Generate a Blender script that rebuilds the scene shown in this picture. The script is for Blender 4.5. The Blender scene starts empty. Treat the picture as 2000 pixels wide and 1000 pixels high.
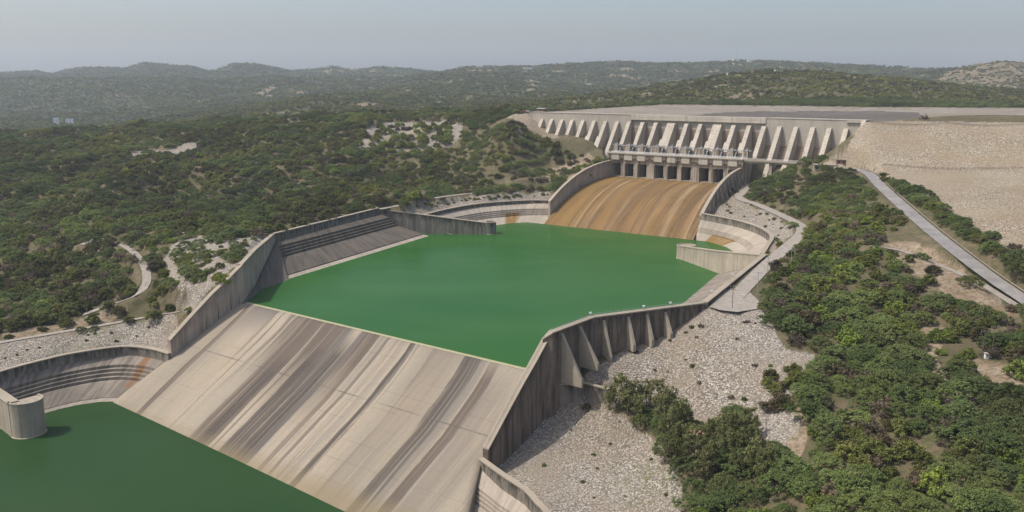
import bpy, math, random
import numpy as np
from mathutils import Vector

random.seed(7)
rng = np.random.default_rng(7)
scene = bpy.context.scene
col = scene.collection

# ------------------------------------------------------------------ camera
FPX, HOR, CAMZ = 1700.0, 165.0, 111.0
PITCH = math.atan((500 - HOR) / FPX)
CP, SP = math.cos(PITCH), math.sin(PITCH)
cam_d = bpy.data.cameras.new('camera')
cam = bpy.data.objects.new('camera', cam_d)
col.objects.link(cam)
cam.location = (0, 0, CAMZ)
cam.rotation_euler = (math.pi / 2 - PITCH, 0, 0)
cam_d.sensor_width = 36
cam_d.lens = 36 * FPX / 2000
cam_d.clip_start = 1
cam_d.clip_end = 60000
scene.camera = cam


def ray(px, py):
    x = (px - 1000) / FPX
    y = (500 - py) / FPX
    return np.array([x, CP + y * SP, -SP + y * CP])


def un(px, py, z):
    """surveyed point: where the sight line of the photo meets height z"""
    d = ray(px, py)
    t = (z - CAMZ) / d[2]
    return np.array([d[0] * t, d[1] * t, z])


def unY(px, py, Y):
    d = ray(px, py)
    t = Y / d[1]
    return np.array([d[0] * t, Y, CAMZ + d[2] * t])


def proj(x, y, z):
    zz = z - CAMZ
    depth = y * CP - zz * SP
    return 1000 + FPX * x / depth, 500 - FPX * (y * SP + zz * CP) / depth


# ------------------------------------------------------------------ frames
A0 = np.array([-138.5, 439.0])
EU = np.array([0.8, -0.6])
EW = np.array([-0.6, -0.8])


def L(u, w, z=0.0):                       # spillway frame: u across, w downstream
    p = A0 + u * EU + w * EW
    return (p[0], p[1], z)


DO = np.array([21.7, 934.7])
DD = np.array([0.7663, -0.6423])
DN = np.array([-0.6423, -0.7663])


def D(a, n, z):                           # dam frame: a along the crest, n downstream
    p = DO + a * DD + n * DN
    return (p[0], p[1], z)


def W(x, y, z):
    return (x, y, z)


# ------------------------------------------------------------------ noise
def _hash(ix, iy, seed):
    h = (ix * 374761393 + iy * 668265263 + seed * 974634777) & 0xFFFFFFFF
    h = ((h ^ (h >> 13)) * 1274126177) & 0xFFFFFFFF
    return ((h ^ (h >> 16)) & 0xFFFF) / 65535.0


def pn(x, y, seed=0):
    x = np.asarray(x, float); y = np.asarray(y, float)
    ix = np.floor(x).astype(np.int64); iy = np.floor(y).astype(np.int64)
    fx = x - ix; fy = y - iy

    def g(dx, dy):
        a = _hash(ix + dx, iy + dy, seed) * 6.28318
        return np.cos(a) * (fx - dx) + np.sin(a) * (fy - dy)
    ux = fx * fx * fx * (fx * (fx * 6 - 15) + 10); uy = fy * fy * fy * (fy * (fy * 6 - 15) + 10)
    a = g(0, 0) * (1 - ux) + g(1, 0) * ux
    b = g(0, 1) * (1 - ux) + g(1, 1) * ux
    return (a * (1 - uy) + b * uy) * 1.5


def fbm(x, y, o=4, seed=0, ridged=False):
    s = 0; a = 1.0; t = 0
    for i in range(o):
        n = pn(x * 2 ** i, y * 2 ** i, seed + i * 17)
        if ridged:
            n = 1 - 2 * np.abs(n)
        s = s + n * a; t += a; a *= 0.5
    return s / t


def sstep(a, b, x):
    t = np.clip((x - a) / (b - a), 0, 1)
    return t * t * (3 - 2 * t)


# ------------------------------------------------------------------ objects
def tag(o, label=None, cat=None, group=None, kind=None):
    if label: o['label'] = label
    if cat: o['category'] = cat
    if group: o['group'] = group
    if kind: o['kind'] = kind
    return o


def empty(name, loc, label, cat, group=None):
    o = bpy.data.objects.new(name, None)
    col.objects.link(o)
    o.location = loc
    o.empty_display_size = 1
    return tag(o, label, cat, group)


def link_mesh(name, verts, faces, mat, parent=None, uvs=None, smooth=False, attrs=None):
    me = bpy.data.meshes.new(name)
    off = np.array(parent_loc(parent))
    v = np.asarray(verts, float) - off
    me.from_pydata([tuple(p) for p in v], [], [tuple(f) for f in faces])
    if uvs is not None:
        ul = me.uv_layers.new(name='UVMap')
        uv = np.asarray(uvs, float)
        li = np.empty(len(me.loops), np.int32)
        me.loops.foreach_get('vertex_index', li)
        ul.data.foreach_set('uv', uv[li].ravel())
    if attrs:
        for k, a in attrs.items():
            at = me.attributes.new(k, 'FLOAT', 'POINT')
            at.data.foreach_set('value', np.asarray(a, np.float32))
    if smooth:
        me.polygons.foreach_set('use_smooth', [True] * len(me.polygons))
    if mat: me.materials.append(mat)
    o = bpy.data.objects.new(name, me)
    col.objects.link(o)
    if parent:
        o.parent = parent
    return o


def parent_loc(p):
    l = np.zeros(3)
    while p is not None:
        l += np.array(p.location)
        p = p.parent
    return l


class MB:
    def __init__(self, F=W):
        self.v = []; self.f = []; self.F = F

    def add(self, vs, fs):
        b = len(self.v)
        self.v += [self.F(*p) for p in vs]
        self.f += [tuple(b + i for i in f) for f in fs]
        return self

    def box(self, a0, a1, b0, b1, c0, c1):
        vs = [(a0, b0, c0), (a1, b0, c0), (a1, b1, c0), (a0, b1, c0), (a0, b0, c1), (a1, b0, c1), (a1, b1, c1), (a0, b1, c1)]
        return self.add(vs, [(0, 3, 2, 1), (4, 5, 6, 7), (0, 1, 5, 4), (1, 2, 6, 5), (2, 3, 7, 6), (3, 0, 4, 7)])

    def prism_a(self, a0, a1, poly):
        """profile poly of (b, c) extruded along the first axis"""
        n = len(poly)
        vs = [(a0, b, c) for b, c in poly] + [(a1, b, c) for b, c in poly]
        fs = [tuple(range(n)), tuple(range(2 * n - 1, n - 1, -1))]
        fs += [(i, n + i, n + (i + 1) % n, (i + 1) % n) for i in range(n)]
        return self.add(vs, fs)

    def prism_z(self, poly, z0, z1):
        n = len(poly)
        vs = [(x, y, z0) for x, y in poly] + [(x, y, z1) for x, y in poly]
        fs = [tuple(range(n - 1, -1, -1)), tuple(range(n, 2 * n))]
        fs += [(i, (i + 1) % n, n + (i + 1) % n, n + i) for i in range(n)]
        return self.add(vs, fs)

    def tube(self, p, q, r0, r1=None, n=6):
        r1 = r0 if r1 is None else r1
        p = np.array(self.F(*p)); q = np.array(self.F(*q))
        d = q - p; d = d / np.linalg.norm(d)
        a = np.cross(d, [0, 0, 1.0] if abs(d[2]) < .9 else [1.0, 0, 0]); a /= np.linalg.norm(a)
        b = np.cross(d, a)
        base = len(self.v)
        for c, r in ((p, r0), (q, r1)):
            for i in range(n):
                t = 2 * math.pi * i / n
                self.v.append(tuple(c + r * (math.cos(t) * a + math.sin(t) * b)))
        self.f += [(base + i, base + (i + 1) % n, base + n + (i + 1) % n, base + n + i) for i in range(n)]
        self.f += [tuple(base + i for i in range(n - 1, -1, -1)), tuple(base + n + i for i in range(n))]
        return self

    def build(self, name, mat, parent=None, uvs=None, smooth=False):
        return link_mesh(name, self.v, self.f, mat, parent, uvs, smooth)


# ------------------------------------------------------------------ materials
class NT:
    def __init__(self, name, rough=0.9, spec=0.2):
        self.m = bpy.data.materials.new(name)
        self.m.use_nodes = True
        self.t = self.m.node_tree
        self.b = self.t.nodes['Principled BSDF']
        self.b.inputs['Roughness'].default_value = rough
        self.b.inputs['Specular IOR Level'].default_value = spec

    def n(self, typ, **kw):
        nd = self.t.nodes.new(typ)
        for k, v in kw.items():
            setattr(nd, k, v)
        return nd

    def s(self, sock, v):
        if isinstance(v, bpy.types.NodeSocket):
            self.t.links.new(v, sock)
        elif isinstance(v, (tuple, list)) and len(v) == 3 and sock.type == 'RGBA':
            sock.default_value = (*v, 1)
        else:
            sock.default_value = v

    def coord(self, kind='Object', scale=(1, 1, 1)):
        c = self.n('ShaderNodeTexCoord')
        mp = self.n('ShaderNodeMapping')
        mp.inputs['Scale'].default_value = scale
        self.t.links.new(c.outputs[kind], mp.inputs['Vector'])
        return mp.outputs['Vector']

    def uv(self, scale=(1, 1, 1)):
        return self.coord('UV', scale)

    def noise(self, vec, scale=1.0, detail=4, rough=0.55, dist=0.0):
        nd = self.n('ShaderNodeTexNoise')
        self.s(nd.inputs['Vector'], vec)
        nd.inputs['Scale'].default_value = scale
        nd.inputs['Detail'].default_value = detail
        nd.inputs['Roughness'].default_value = rough
        nd.inputs['Distortion'].default_value = dist
        return nd.outputs['Fac']

    def voro(self, vec, scale=1.0, feature='F1', out='Distance'):
        nd = self.n('ShaderNodeTexVoronoi', feature=feature)
        self.s(nd.inputs['Vector'], vec)
        nd.inputs['Scale'].default_value = scale
        return nd.outputs[out]

    def ramp(self, fac, stops):
        nd = self.n('ShaderNodeValToRGB')
        self.s(nd.inputs['Fac'], fac)
        e = nd.color_ramp.elements
        while len(e) < len(stops): e.new(0.5)
        for i, (p, c) in enumerate(stops):
            e[i].position = p
            e[i].color = (*c, 1) if isinstance(c, (tuple, list)) else (c, c, c, 1)
        return nd.outputs['Color']

    def mr(self, v, a, b, c=0.0, d=1.0):
        nd = self.n('ShaderNodeMapRange')
        nd.clamp = True
        self.s(nd.inputs['Value'], v)
        for k, x in zip(('From Min', 'From Max', 'To Min', 'To Max'), (a, b, c, d)):
            nd.inputs[k].default_value = x
        return nd.outputs['Result']

    def math(self, op, a, b=0.0):
        nd = self.n('ShaderNodeMath', operation=op)
        self.s(nd.inputs[0], a); self.s(nd.inputs[1], b)
        return nd.outputs[0]

    def mix(self, fac, a, b, blend='MIX'):
        nd = self.n('ShaderNodeMix', data_type='RGBA', blend_type=blend)
        self.s(nd.inputs[0], fac); self.s(nd.inputs[6], a); self.s(nd.inputs[7], b)
        return nd.outputs[2]

    def attr(self, name, out='Fac'):
        nd = self.n('ShaderNodeAttribute', attribute_name=name)
        return nd.outputs[out]

    def bump(self, h, strength=0.5, dist=1.0):
        nd = self.n('ShaderNodeBump')
        nd.inputs['Strength'].default_value = strength
        nd.inputs['Distance'].default_value = dist
        self.s(nd.inputs['Height'], h)
        self.t.links.new(nd.outputs['Normal'], self.b.inputs['Normal'])

    def color(self, c):
        self.s(self.b.inputs['Base Color'], c)
        return self.m


def concrete(name, base, dark, streak=0.6, top_dark=0.0, lift=0.12, wet=None, uvmode=True):
    t = NT(name, 0.92, 0.15)
    o = t.coord('Object')
    c = t.mix(t.mr(t.noise(o, 0.045, 4, 0.6), 0.3, 0.7), tuple(x * 0.82 for x in base), tuple(min(1, x * 1.13) for x in base))
    c = t.mix(t.mr(t.noise(o, 0.9, 4, 0.7), 0.35, 0.8, 0, 0.35), c, tuple(x * 0.55 for x in base))
    if uvmode:
        sv = t.noise(t.uv((0.32, 0.03, 1)), 1.0, 6, 0.7, 0.3)
        c = t.mix(t.mr(sv, 0.45, 0.60, 0, streak), c, dark)
        sv2 = t.noise(t.uv((1.6, 0.09, 1)), 1.0, 3, 0.6)
        c = t.mix(t.mr(sv2, 0.56, 0.7, 0, streak * 0.7), c, dark)
        sv3 = t.noise(t.uv((1.1, 0.06, 3)), 1.0, 3, 0.6)
        c = t.mix(t.mr(sv3, 0.6, 0.72, 0, 0.35), c, tuple(min(1, x * 1.5) for x in base))
        sep = t.n('ShaderNodeSeparateXYZ'); t.s(sep.inputs[0], t.uv())
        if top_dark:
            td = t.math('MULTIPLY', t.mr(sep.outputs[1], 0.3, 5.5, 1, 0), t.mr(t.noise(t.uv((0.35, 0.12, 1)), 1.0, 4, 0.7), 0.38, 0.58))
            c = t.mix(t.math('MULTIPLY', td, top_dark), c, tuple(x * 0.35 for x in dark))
        fr = t.math('FRACT', t.math('MULTIPLY', sep.outputs[1], 0.4))
        c = t.mix(t.mr(fr, 0.9, 1.0, 0, lift), c, dark)
        fr2 = t.math('FRACT', t.math('MULTIPLY', sep.outputs[0], 1 / 15.0))
        c = t.mix(t.mr(t.math('ABSOLUTE', t.math('SUBTRACT', fr2, 0.5)), 0.0, 0.02, lift * 3, 0), c, tuple(x * 0.5 for x in dark))
    else:
        sv = t.noise(t.coord('Object', (0.5, 0.5, 0.04)), 1.0, 5, 0.65)
        c = t.mix(t.mr(sv, 0.46, 0.62, 0, streak), c, dark)
        sep = t.n('ShaderNodeSeparateXYZ'); t.s(sep.inputs[0], o)
        fr = t.math('FRACT', t.math('MULTIPLY', sep.outputs[2], 0.4))
        c = t.mix(t.mr(fr, 0.88, 1.0, 0, lift), c, dark)
    if wet:
        c = t.mix(t.math('MULTIPLY', t.attr('stain'), t.mr(t.noise(t.uv((0.45, 0.08, 1)), 1.0, 5, 0.75), 0.28, 0.5)), c, wet)
    t.bump(t.noise(o, 2.0, 4, 0.7), 0.25, 0.2)
    return t.color(c)


M = {}
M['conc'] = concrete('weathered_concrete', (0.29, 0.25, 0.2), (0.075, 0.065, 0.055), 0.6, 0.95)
M['conc_wall'] = concrete('training_wall_concrete', (0.47, 0.375, 0.295), (0.2, 0.155, 0.12), 0.45, 0.5)
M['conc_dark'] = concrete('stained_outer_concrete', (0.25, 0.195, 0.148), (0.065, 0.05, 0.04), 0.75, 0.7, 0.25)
M['conc_pale'] = concrete('pale_concrete', (0.42, 0.355, 0.27), (0.15, 0.145, 0.12), 0.3, 0.25, 0.2)
M['conc_slope'] = concrete('sloping_panel_concrete', (0.145, 0.122, 0.098), (0.06, 0.052, 0.045), 0.75, 0.0, 0.05, (0.25, 0.12, 0.045))
M['conc_bank'] = concrete('grey_bank_concrete', (0.265, 0.225, 0.18), (0.10, 0.085, 0.072), 0.7, 0.0, 0.06, (0.22, 0.105, 0.04))
M['conc_light_slope'] = concrete('pale_sloping_concrete', (0.40, 0.34, 0.272), (0.2, 0.17, 0.14), 0.5, 0.0, 0.08, (0.21, 0.125, 0.035))
M['dam'] = concrete('dam_wall_concrete', (0.42, 0.375, 0.31), (0.25, 0.22, 0.185), 0.35, 0.0, 0.3, None, False)
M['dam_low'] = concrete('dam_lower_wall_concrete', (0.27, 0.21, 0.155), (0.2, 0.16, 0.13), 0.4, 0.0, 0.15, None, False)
M['butt'] = concrete('buttress_concrete', (0.50, 0.445, 0.365), (0.2, 0.175, 0.15), 0.35, 0.0, 0.65, None, False)
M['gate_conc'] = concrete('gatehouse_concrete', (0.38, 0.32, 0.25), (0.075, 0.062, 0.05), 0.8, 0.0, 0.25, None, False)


def plain(name, c, rough=0.7, metal=0.0, var=0.25):
    t = NT(name, rough, 0.3)
    t.b.inputs['Metallic'].default_value = metal
    n = t.noise(t.coord('Object'), 1.2, 4, 0.65)
    return t.color(t.mix(t.mr(n, 0.3, 0.7), tuple(x * (1 - var) for x in c), tuple(min(1, x * (1 + var)) for x in c)))


M['steel'] = plain('galvanised_steel', (0.42, 0.43, 0.44), 0.45, 0.5)
M['shaded_steel'] = plain('shaded_gate_steel', (0.025, 0.023, 0.021), 0.8)  # near-black tone puts the shade inside the openings into the gate colour
M['white'] = plain('white_paint', (0.75, 0.75, 0.72), 0.6, 0, 0.1)
M['wood'] = plain('weathered_pole_wood', (0.13, 0.10, 0.075), 0.9)
M['red'] = plain('red_paint', (0.35, 0.05, 0.04), 0.5)
M['black'] = plain('black_rubber', (0.02, 0.02, 0.02), 0.8)
M['glass'] = plain('dark_window_glass', (0.02, 0.025, 0.03), 0.15)
M['roof_pink'] = plain('faded_red_roof', (0.42, 0.24, 0.2), 0.9)
M['blue'] = plain('pale_blue_paint', (0.2, 0.32, 0.45), 0.6)
M['soil_wall'] = plain('brown_hut_wall', (0.2, 0.12, 0.085), 0.9)
M['plaster'] = plain('grey_plaster', (0.38, 0.35, 0.3), 0.9)

# lower chute: long streaks down the fall line
t = NT('lower_chute_concrete', 0.85, 0.2)
sepu = t.n('ShaderNodeSeparateXYZ'); t.s(sepu.inputs[0], t.uv())
U0, S0 = sepu.outputs[0], sepu.outputs[1]
drift = t.math('MULTIPLY', t.math('SUBTRACT', 1.0, t.math('POWER', 2.718, t.math('MULTIPLY', S0, -1 / 22.0))), -9.0)
Uf = t.math('ADD', U0, drift)                      # the flow runs a little aslant
cmb = t.n('ShaderNodeCombineXYZ'); t.s(cmb.inputs[0], Uf); t.s(cmb.inputs[1], S0)


def fl_noise(a, b, off, detail=4, rough=0.6):
    mp = t.n('ShaderNodeMapping'); mp.inputs['Scale'].default_value = (a, b, 1); mp.inputs['Location'].default_value = (off, off * .37, off)
    t.s(mp.inputs['Vector'], cmb.outputs[0])
    return t.noise(mp.outputs[0], 1, detail, rough)


c = t.mix(t.mr(fl_noise(0.035, 0.003, 1, 3), 0.35, 0.65), (0.265, 0.226, 0.172), (0.345, 0.295, 0.222))
c = t.mix(t.mr(fl_noise(0.06, 0.02, 4, 4), 0.45, 0.7, 0, 0.5), c, (0.38, 0.30, 0.205))
c = t.mix(t.mr(fl_noise(0.9, 0.012, 2, 5, 0.7), 0.52, 0.66, 0, 0.38), c, (0.24, 0.195, 0.155))
edge = t.math('MULTIPLY', t.math('SUBTRACT', fl_noise(0.55, 0.012, 31, 6, 0.75), 0.5), 8.5)
Ue = t.math('ADD', Uf, edge)
inner = t.mr(fl_noise(0.7, 0.006, 12, 5, 0.72), 0.34, 0.50, 0.5, 1.0)
BRN, DRK, GRY = (0.092, 0.069, 0.054), (0.055, 0.046, 0.041), (0.125, 0.113, 0.103)
for uc, hw, soft, st_, s0, s1, cc in ((6.0, 1.7, .7, .88, 0, 99, BRN), (19, 9, 4, .85, -20, 24, GRY), (32.4, .55, .4, .7, 0, 99, DRK), (39, 1.2, .7, .7, 0, 60, BRN), (45.0, 2.6, 1.0, .8, 0, 52, BRN),
                                      (56, 6.3, 1.0, .9, 0, 99, BRN), (57.5, 3.0, 1.2, .75, 34, 120, DRK), (72, 8.6, 1.2, .92, 0, 66, BRN), (75.0, 4.6, 1.0, .92, 22, 120, DRK), (85, 4.6, 1.0, .95, 12, 120, DRK), (80, 2.2, 2, .7, 0, 60, GRY),
                                      (94, 5.2, 1.0, .92, 0, 66, BRN), (27.5, .6, .5, .5, 0, 70, BRN), (49, 1.0, .8, .6, 0, 99, BRN), (65.5, .8, .6, .6, 20, 120, BRN), (88.5, 1.0, .8, .7, 0, 120, GRY), (101.5, 1.0, .8, .5, 0, 50, GRY), (114, 1.5, 2, .35, 0, 99, GRY), (133, .6, .6, .35, 0, 99, BRN), (98.5, 1.1, .8, .6, 30, 120, BRN), (104.5, .9, .6, .6, 0, 99, DRK), (110, .5, .4, .4, 0, 99, BRN), (119.8, 1.6, .6, .92, 0, 120, DRK), (123.5, .5, .5, .5, 0, 60, BRN),
                                      (140, 6, 5, .25, 0, 120, BRN), (153.5, 4.0, 1.0, .9, 0, 120, DRK), (158.5, 2.6, 2.0, .55, 0, 120, GRY), (165, 2.3, .8, .9, 4, 120, BRN), (172, 4.5, 4, .45, 10, 120, GRY), (181, 2.5, 3, .35, 20, 120, GRY)):
    d = t.math('ABSOLUTE', t.math('SUBTRACT', Ue, uc))
    mk = t.mr(d, hw - soft * .2, hw + soft * .55, 1, 0)
    if s1 < 99: mk = t.math('MULTIPLY', mk, t.mr(S0, s1 * .35 if s0 >= 0 else 3, s1, 1, 0))
    if s0 > 0: mk = t.math('MULTIPLY', mk, t.mr(S0, s0 - 8, s0 + 10))
    c = t.mix(t.math('MULTIPLY', t.math('MULTIPLY', mk, inner), st_), c, cc)
c = t.mix(t.mr(fl_noise(0.55, 0.006, 8, 4), 0.62, 0.70, 0, 0.4), c, (0.47, 0.42, 0.345))
fl = t.math('ABSOLUTE', t.math('SUBTRACT', t.math('FRACT', t.math('MULTIPLY', t.math('ADD', U0, 3), 1 / 32.25)), 0.5))
c = t.mix(t.mr(fl, 0.0, 0.007, 0.5, 0), c, (0.11, 0.09, 0.075))
c = t.mix(t.mr(fl_noise(2.2, 0.008, 51, 5, 0.7), 0.56, 0.66, 0, 0.45), c, (0.13, 0.105, 0.085))
tj = t.math('ABSOLUTE', t.math('SUBTRACT', t.math('FRACT', t.math('MULTIPLY', S0, 1 / 9.5)), 0.5))
c = t.mix(t.math('MULTIPLY', t.mr(tj, 0.0, 0.03, 0.4, 0), t.mr(t.noise(t.uv((0.06, 0.05, 3)), 1, 4, 0.6), 0.42, 0.6)), c, (0.12, 0.10, 0.085))
hj = t.math('ABSOLUTE', t.math('SUBTRACT', S0, 40))
c = t.mix(t.math('MULTIPLY', t.mr(hj, 0.15, 0.45, 0.75, 0), t.mr(t.noise(t.uv((0.05, 0.0, 1)), 1, 3, 0.6), 0.40, 0.55)), c, (0.09, 0.08, 0.07))
c = t.mix(t.mr(S0, 78, 86, 0, .6), c, (0.22, 0.17, 0.09))
c = t.mix(t.mr(t.noise(t.coord('Object'), 0.8, 5, 0.75), 0.4, 0.85, 0, 0.4), c, (0.16, 0.13, 0.10))
t.bump(t.noise(t.coord('Object'), 1.5, 4, 0.7), 0.2, 0.3)
M['chute_low'] = t.color(c)

# upper chute: brown flow stains
t = NT('upper_chute_stained_concrete', 0.8, 0.25)
c = t.ramp(t.noise(t.uv((0.10, 0.003, 1)), 1, 6, 0.66), [(0.25, (0.10, 0.062, 0.03)), (0.42, (0.20, 0.118, 0.048)), (0.52, (0.27, 0.165, 0.08)), (0.62, (0.30, 0.195, 0.115)), (0.78, (0.19, 0.12, 0.065))])
c = t.mix(t.mr(t.noise(t.uv((0.3, 0.006, 4)), 1, 5, 0.7), 0.5, 0.68, 0, 0.65), c, (0.10, 0.062, 0.03))
c = t.mix(t.mr(t.noise(t.uv((0.22, 0.005, 7)), 1, 4, 0.65), 0.58, 0.68, 0, 0.55), c, (0.40, 0.28, 0.18))
sq = t.n('ShaderNodeSeparateXYZ'); t.s(sq.inputs[0], t.uv())
Uq = t.math('ADD', t.math('ADD', sq.outputs[0], t.math('MULTIPLY', sq.outputs[1], -0.065)), t.math('MULTIPLY', t.math('SUBTRACT', t.noise(t.uv((0.4, 0.012, 5)), 1, 6, 0.72), 0.5), 7.0))
PAL, DKB, GLD = (0.46, 0.40, 0.33), (0.085, 0.055, 0.032), (0.30, 0.185, 0.055)
for uc, hw, st_, cc in ((8, 5, .5, GLD), (14, 1.0, .6, DKB), (19.5, .8, .75, PAL), (22, .8, .7, DKB), (28.5, .7, .8, PAL), (31, 1.2, .6, DKB), (38, 2.6, .45, GLD), (45, 1.6, .6, DKB), (50, .5, .5, PAL), (54, 3.0, .55, DKB), (61, 1.0, .5, GLD), (67, .8, .65, DKB), (74, 1.4, .6, DKB), (80, 2.4, .5, GLD), (87, .9, .7, DKB), (92, 1.8, .5, PAL), (97, .8, .6, DKB), (104, 2.6, .7, DKB), (110, .6, .8, PAL), (114, 2.4, .7, DKB)):
    mk = t.mr(t.math('ABSOLUTE', t.math('SUBTRACT', Uq, uc)), hw * .7, hw * 1.5, 1, 0)
    c = t.mix(t.math('MULTIPLY', mk, t.mr(t.noise(t.uv((0.6, 0.01, uc)), 1, 4, 0.7), 0.38, 0.56, 0.25 * st_, st_)), c, cc)
sepu = t.n('ShaderNodeSeparateXYZ'); t.s(sepu.inputs[0], t.uv())
yg = t.math('MULTIPLY', t.mr(sepu.outputs[1], 0, 26, 0.75, 0), t.mr(t.noise(t.uv((0.25, 0.03, 1)), 1, 4, 0.6), 0.3, 0.6))
c = t.mix(yg, c, (0.21, 0.155, 0.025))
c = t.mix(t.mr(sepu.outputs[0], 0, 60, 0.45, 0), c, (0.23, 0.14, 0.03))
c = t.mix(t.mr(t.noise(t.uv((0.06, 0.012, 17)), 1, 6, 0.7), 0.46, 0.66, 0, 0.6), c, (0.125, 0.085, 0.05))
c = t.mix(t.mr(t.noise(t.coord('Object'), 0.35, 6, 0.75), 0.42, 0.72, 0, 0.45), c, (0.24, 0.19, 0.145))
c = t.mix(1.0, c, (0.84, 0.775, 0.58), 'MULTIPLY')
M['chute_up'] = t.color(c)

# water
t = NT('green_silty_water', 0.18, 0.14)
n = t.noise(t.coord('Object', (1, 2.2, 1)), 0.009, 6, 0.6)
c = t.mix(t.mr(n, 0.3, 0.7), (0.020, 0.088, 0.017), (0.034, 0.106, 0.022))
t.bump(t.noise(t.coord('Object', (1, 1.6, 1)), 0.55, 4, 0.6), 0.16, 0.35)
t.b.inputs['IOR'].default_value = 1.14
t.s(t.b.inputs['Roughness'], t.mr(t.noise(t.coord('Object', (1, 2.5, 1)), 0.012, 2, 0.5), 0.35, 0.65, 0.15, 0.21))
M['water'] = t.color(c)
t = NT('vignetted_green_water', 0.18, 0.14)  # same water; lens vignette over the lower pool is put into its colour
n = t.noise(t.coord('Object', (1, 1, 1)), 0.012, 4, 0.55)
c = t.mix(t.mr(n, 0.3, 0.7), (0.019, 0.052, 0.015), (0.028, 0.061, 0.021))
t.bump(t.noise(t.coord('Object', (1, 1.6, 1)), 0.55, 4, 0.6), 0.2, 0.35)
t.b.inputs['IOR'].default_value = 1.14
t.s(t.b.inputs['Roughness'], t.mr(t.noise(t.coord('Object', (1, 2.5, 1)), 0.012, 2, 0.5), 0.35, 0.65, 0.15, 0.21))
M['water_low'] = t.color(c)
M['algae'] = plain('algae_on_wet_concrete', (0.33, 0.31, 0.17), 0.6)

# asphalt, dirt paths
t = NT('worn_asphalt', 0.9, 0.2)
c = t.mix(t.mr(t.noise(t.coord('Object'), 0.12, 6, 0.7), 0.35, 0.65), (0.19, 0.18, 0.17), (0.29, 0.27, 0.25))
M['asphalt'] = t.color(c)
t = NT('gravel_path_surface', 0.95, 0.1)
c = t.mix(t.mr(t.noise(t.coord('Object'), 0.4, 5, 0.65), 0.3, 0.7), (0.23, 0.205, 0.175), (0.36, 0.32, 0.27))
M['path'] = t.color(c)

# ground sheet
t = NT('ground_surface', 0.97, 0.08)
o = t.coord('Object')
zone = t.n('ShaderNodeAttribute', attribute_name='zone')
sepz = t.n('ShaderNodeSeparateColor'); t.t.links.new(zone.outputs['Color'], sepz.inputs[0])
soil = t.mix(t.mr(t.noise(o, 0.03, 5, 0.65), 0.35, 0.65), (0.09, 0.075, 0.043), (0.165, 0.128, 0.082))
soil = t.mix(t.mr(t.noise(o, 0.35, 5, 0.7), 0.45, 0.62), soil, (0.075, 0.08, 0.035))
v1c = t.voro(o, 1.5, 'F1', 'Color'); v1d = t.voro(o, 1.5)
sepv = t.n('ShaderNodeSeparateColor'); t.s(sepv.inputs[0], v1c)
stone = t.ramp(sepv.outputs[0], [(0.0, (0.15, 0.13, 0.105)), (0.35, (0.27, 0.235, 0.192)), (0.75, (0.375, 0.33, 0.275)), (1.0, (0.53, 0.48, 0.41))])
stone = t.mix(t.mr(v1d, 0.42, 0.72, 0, 0.85), stone, (0.085, 0.072, 0.058))
stone = t.mix(t.mr(t.noise(o, 0.035, 6, 0.7), 0.44, 0.64, 0, 0.7), stone, (0.225, 0.18, 0.125))
stone = t.mix(t.mr(t.noise(o, 0.012, 4, 0.6), 0.4, 0.65, 0, 0.3), stone, (0.36, 0.335, 0.295))
stone = t.mix(t.math('MULTIPLY', t.mr(t.noise(o, 0.02, 4, 0.6), 0.55, 0.68), t.mr(t.noise(o, 0.5, 4, 0.7), 0.5, 0.6, 0, .8)), stone, (0.12, 0.13, 0.055))
warm = t.mix(1.0, stone, (1.1, 1.04, 0.93), 'MULTIPLY')
stone = t.mix(sepz.outputs[2], stone, warm)
stone = t.mix(zone.outputs['Alpha'], t.mix(1.0, stone, (0.5, 0.5, 0.53), 'MULTIPLY'), stone)
bare = t.mix(t.mr(t.noise(o, 0.09, 5, 0.65), 0.35, 0.65), (0.19, 0.135, 0.085), (0.33, 0.265, 0.195))
bare = t.mix(t.mr(t.noise(o, 0.6, 5, 0.75), 0.46, 0.6, 0, 0.75), bare, (0.10, 0.085, 0.045))
far_scrub = t.mr(t.voro(o, 0.09), 0.15, 0.8)
far = t.mix(far_scrub, (0.038, 0.052, 0.026), (0.062, 0.07, 0.036))
far = t.mix(t.mr(t.noise(o, 0.004, 6, 0.65), 0.56, 0.74, 0, 0.7), far, (0.20, 0.16, 0.11))
yy = t.n('ShaderNodeSeparateXYZ'); t.s(yy.inputs[0], o)
c = t.mix(t.mr(yy.outputs[1], 1300, 2100), soil, far)
c = t.mix(sepz.outputs[1], c, bare)
c = t.mix(sepz.outputs[0], c, stone)
h = t.math('MULTIPLY', t.math('SUBTRACT', 1.0, v1d), t.math('ADD', sepz.outputs[0], 0.15))
t.bump(h, 0.75, 0.4)
M['ground'] = t.color(c)


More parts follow.
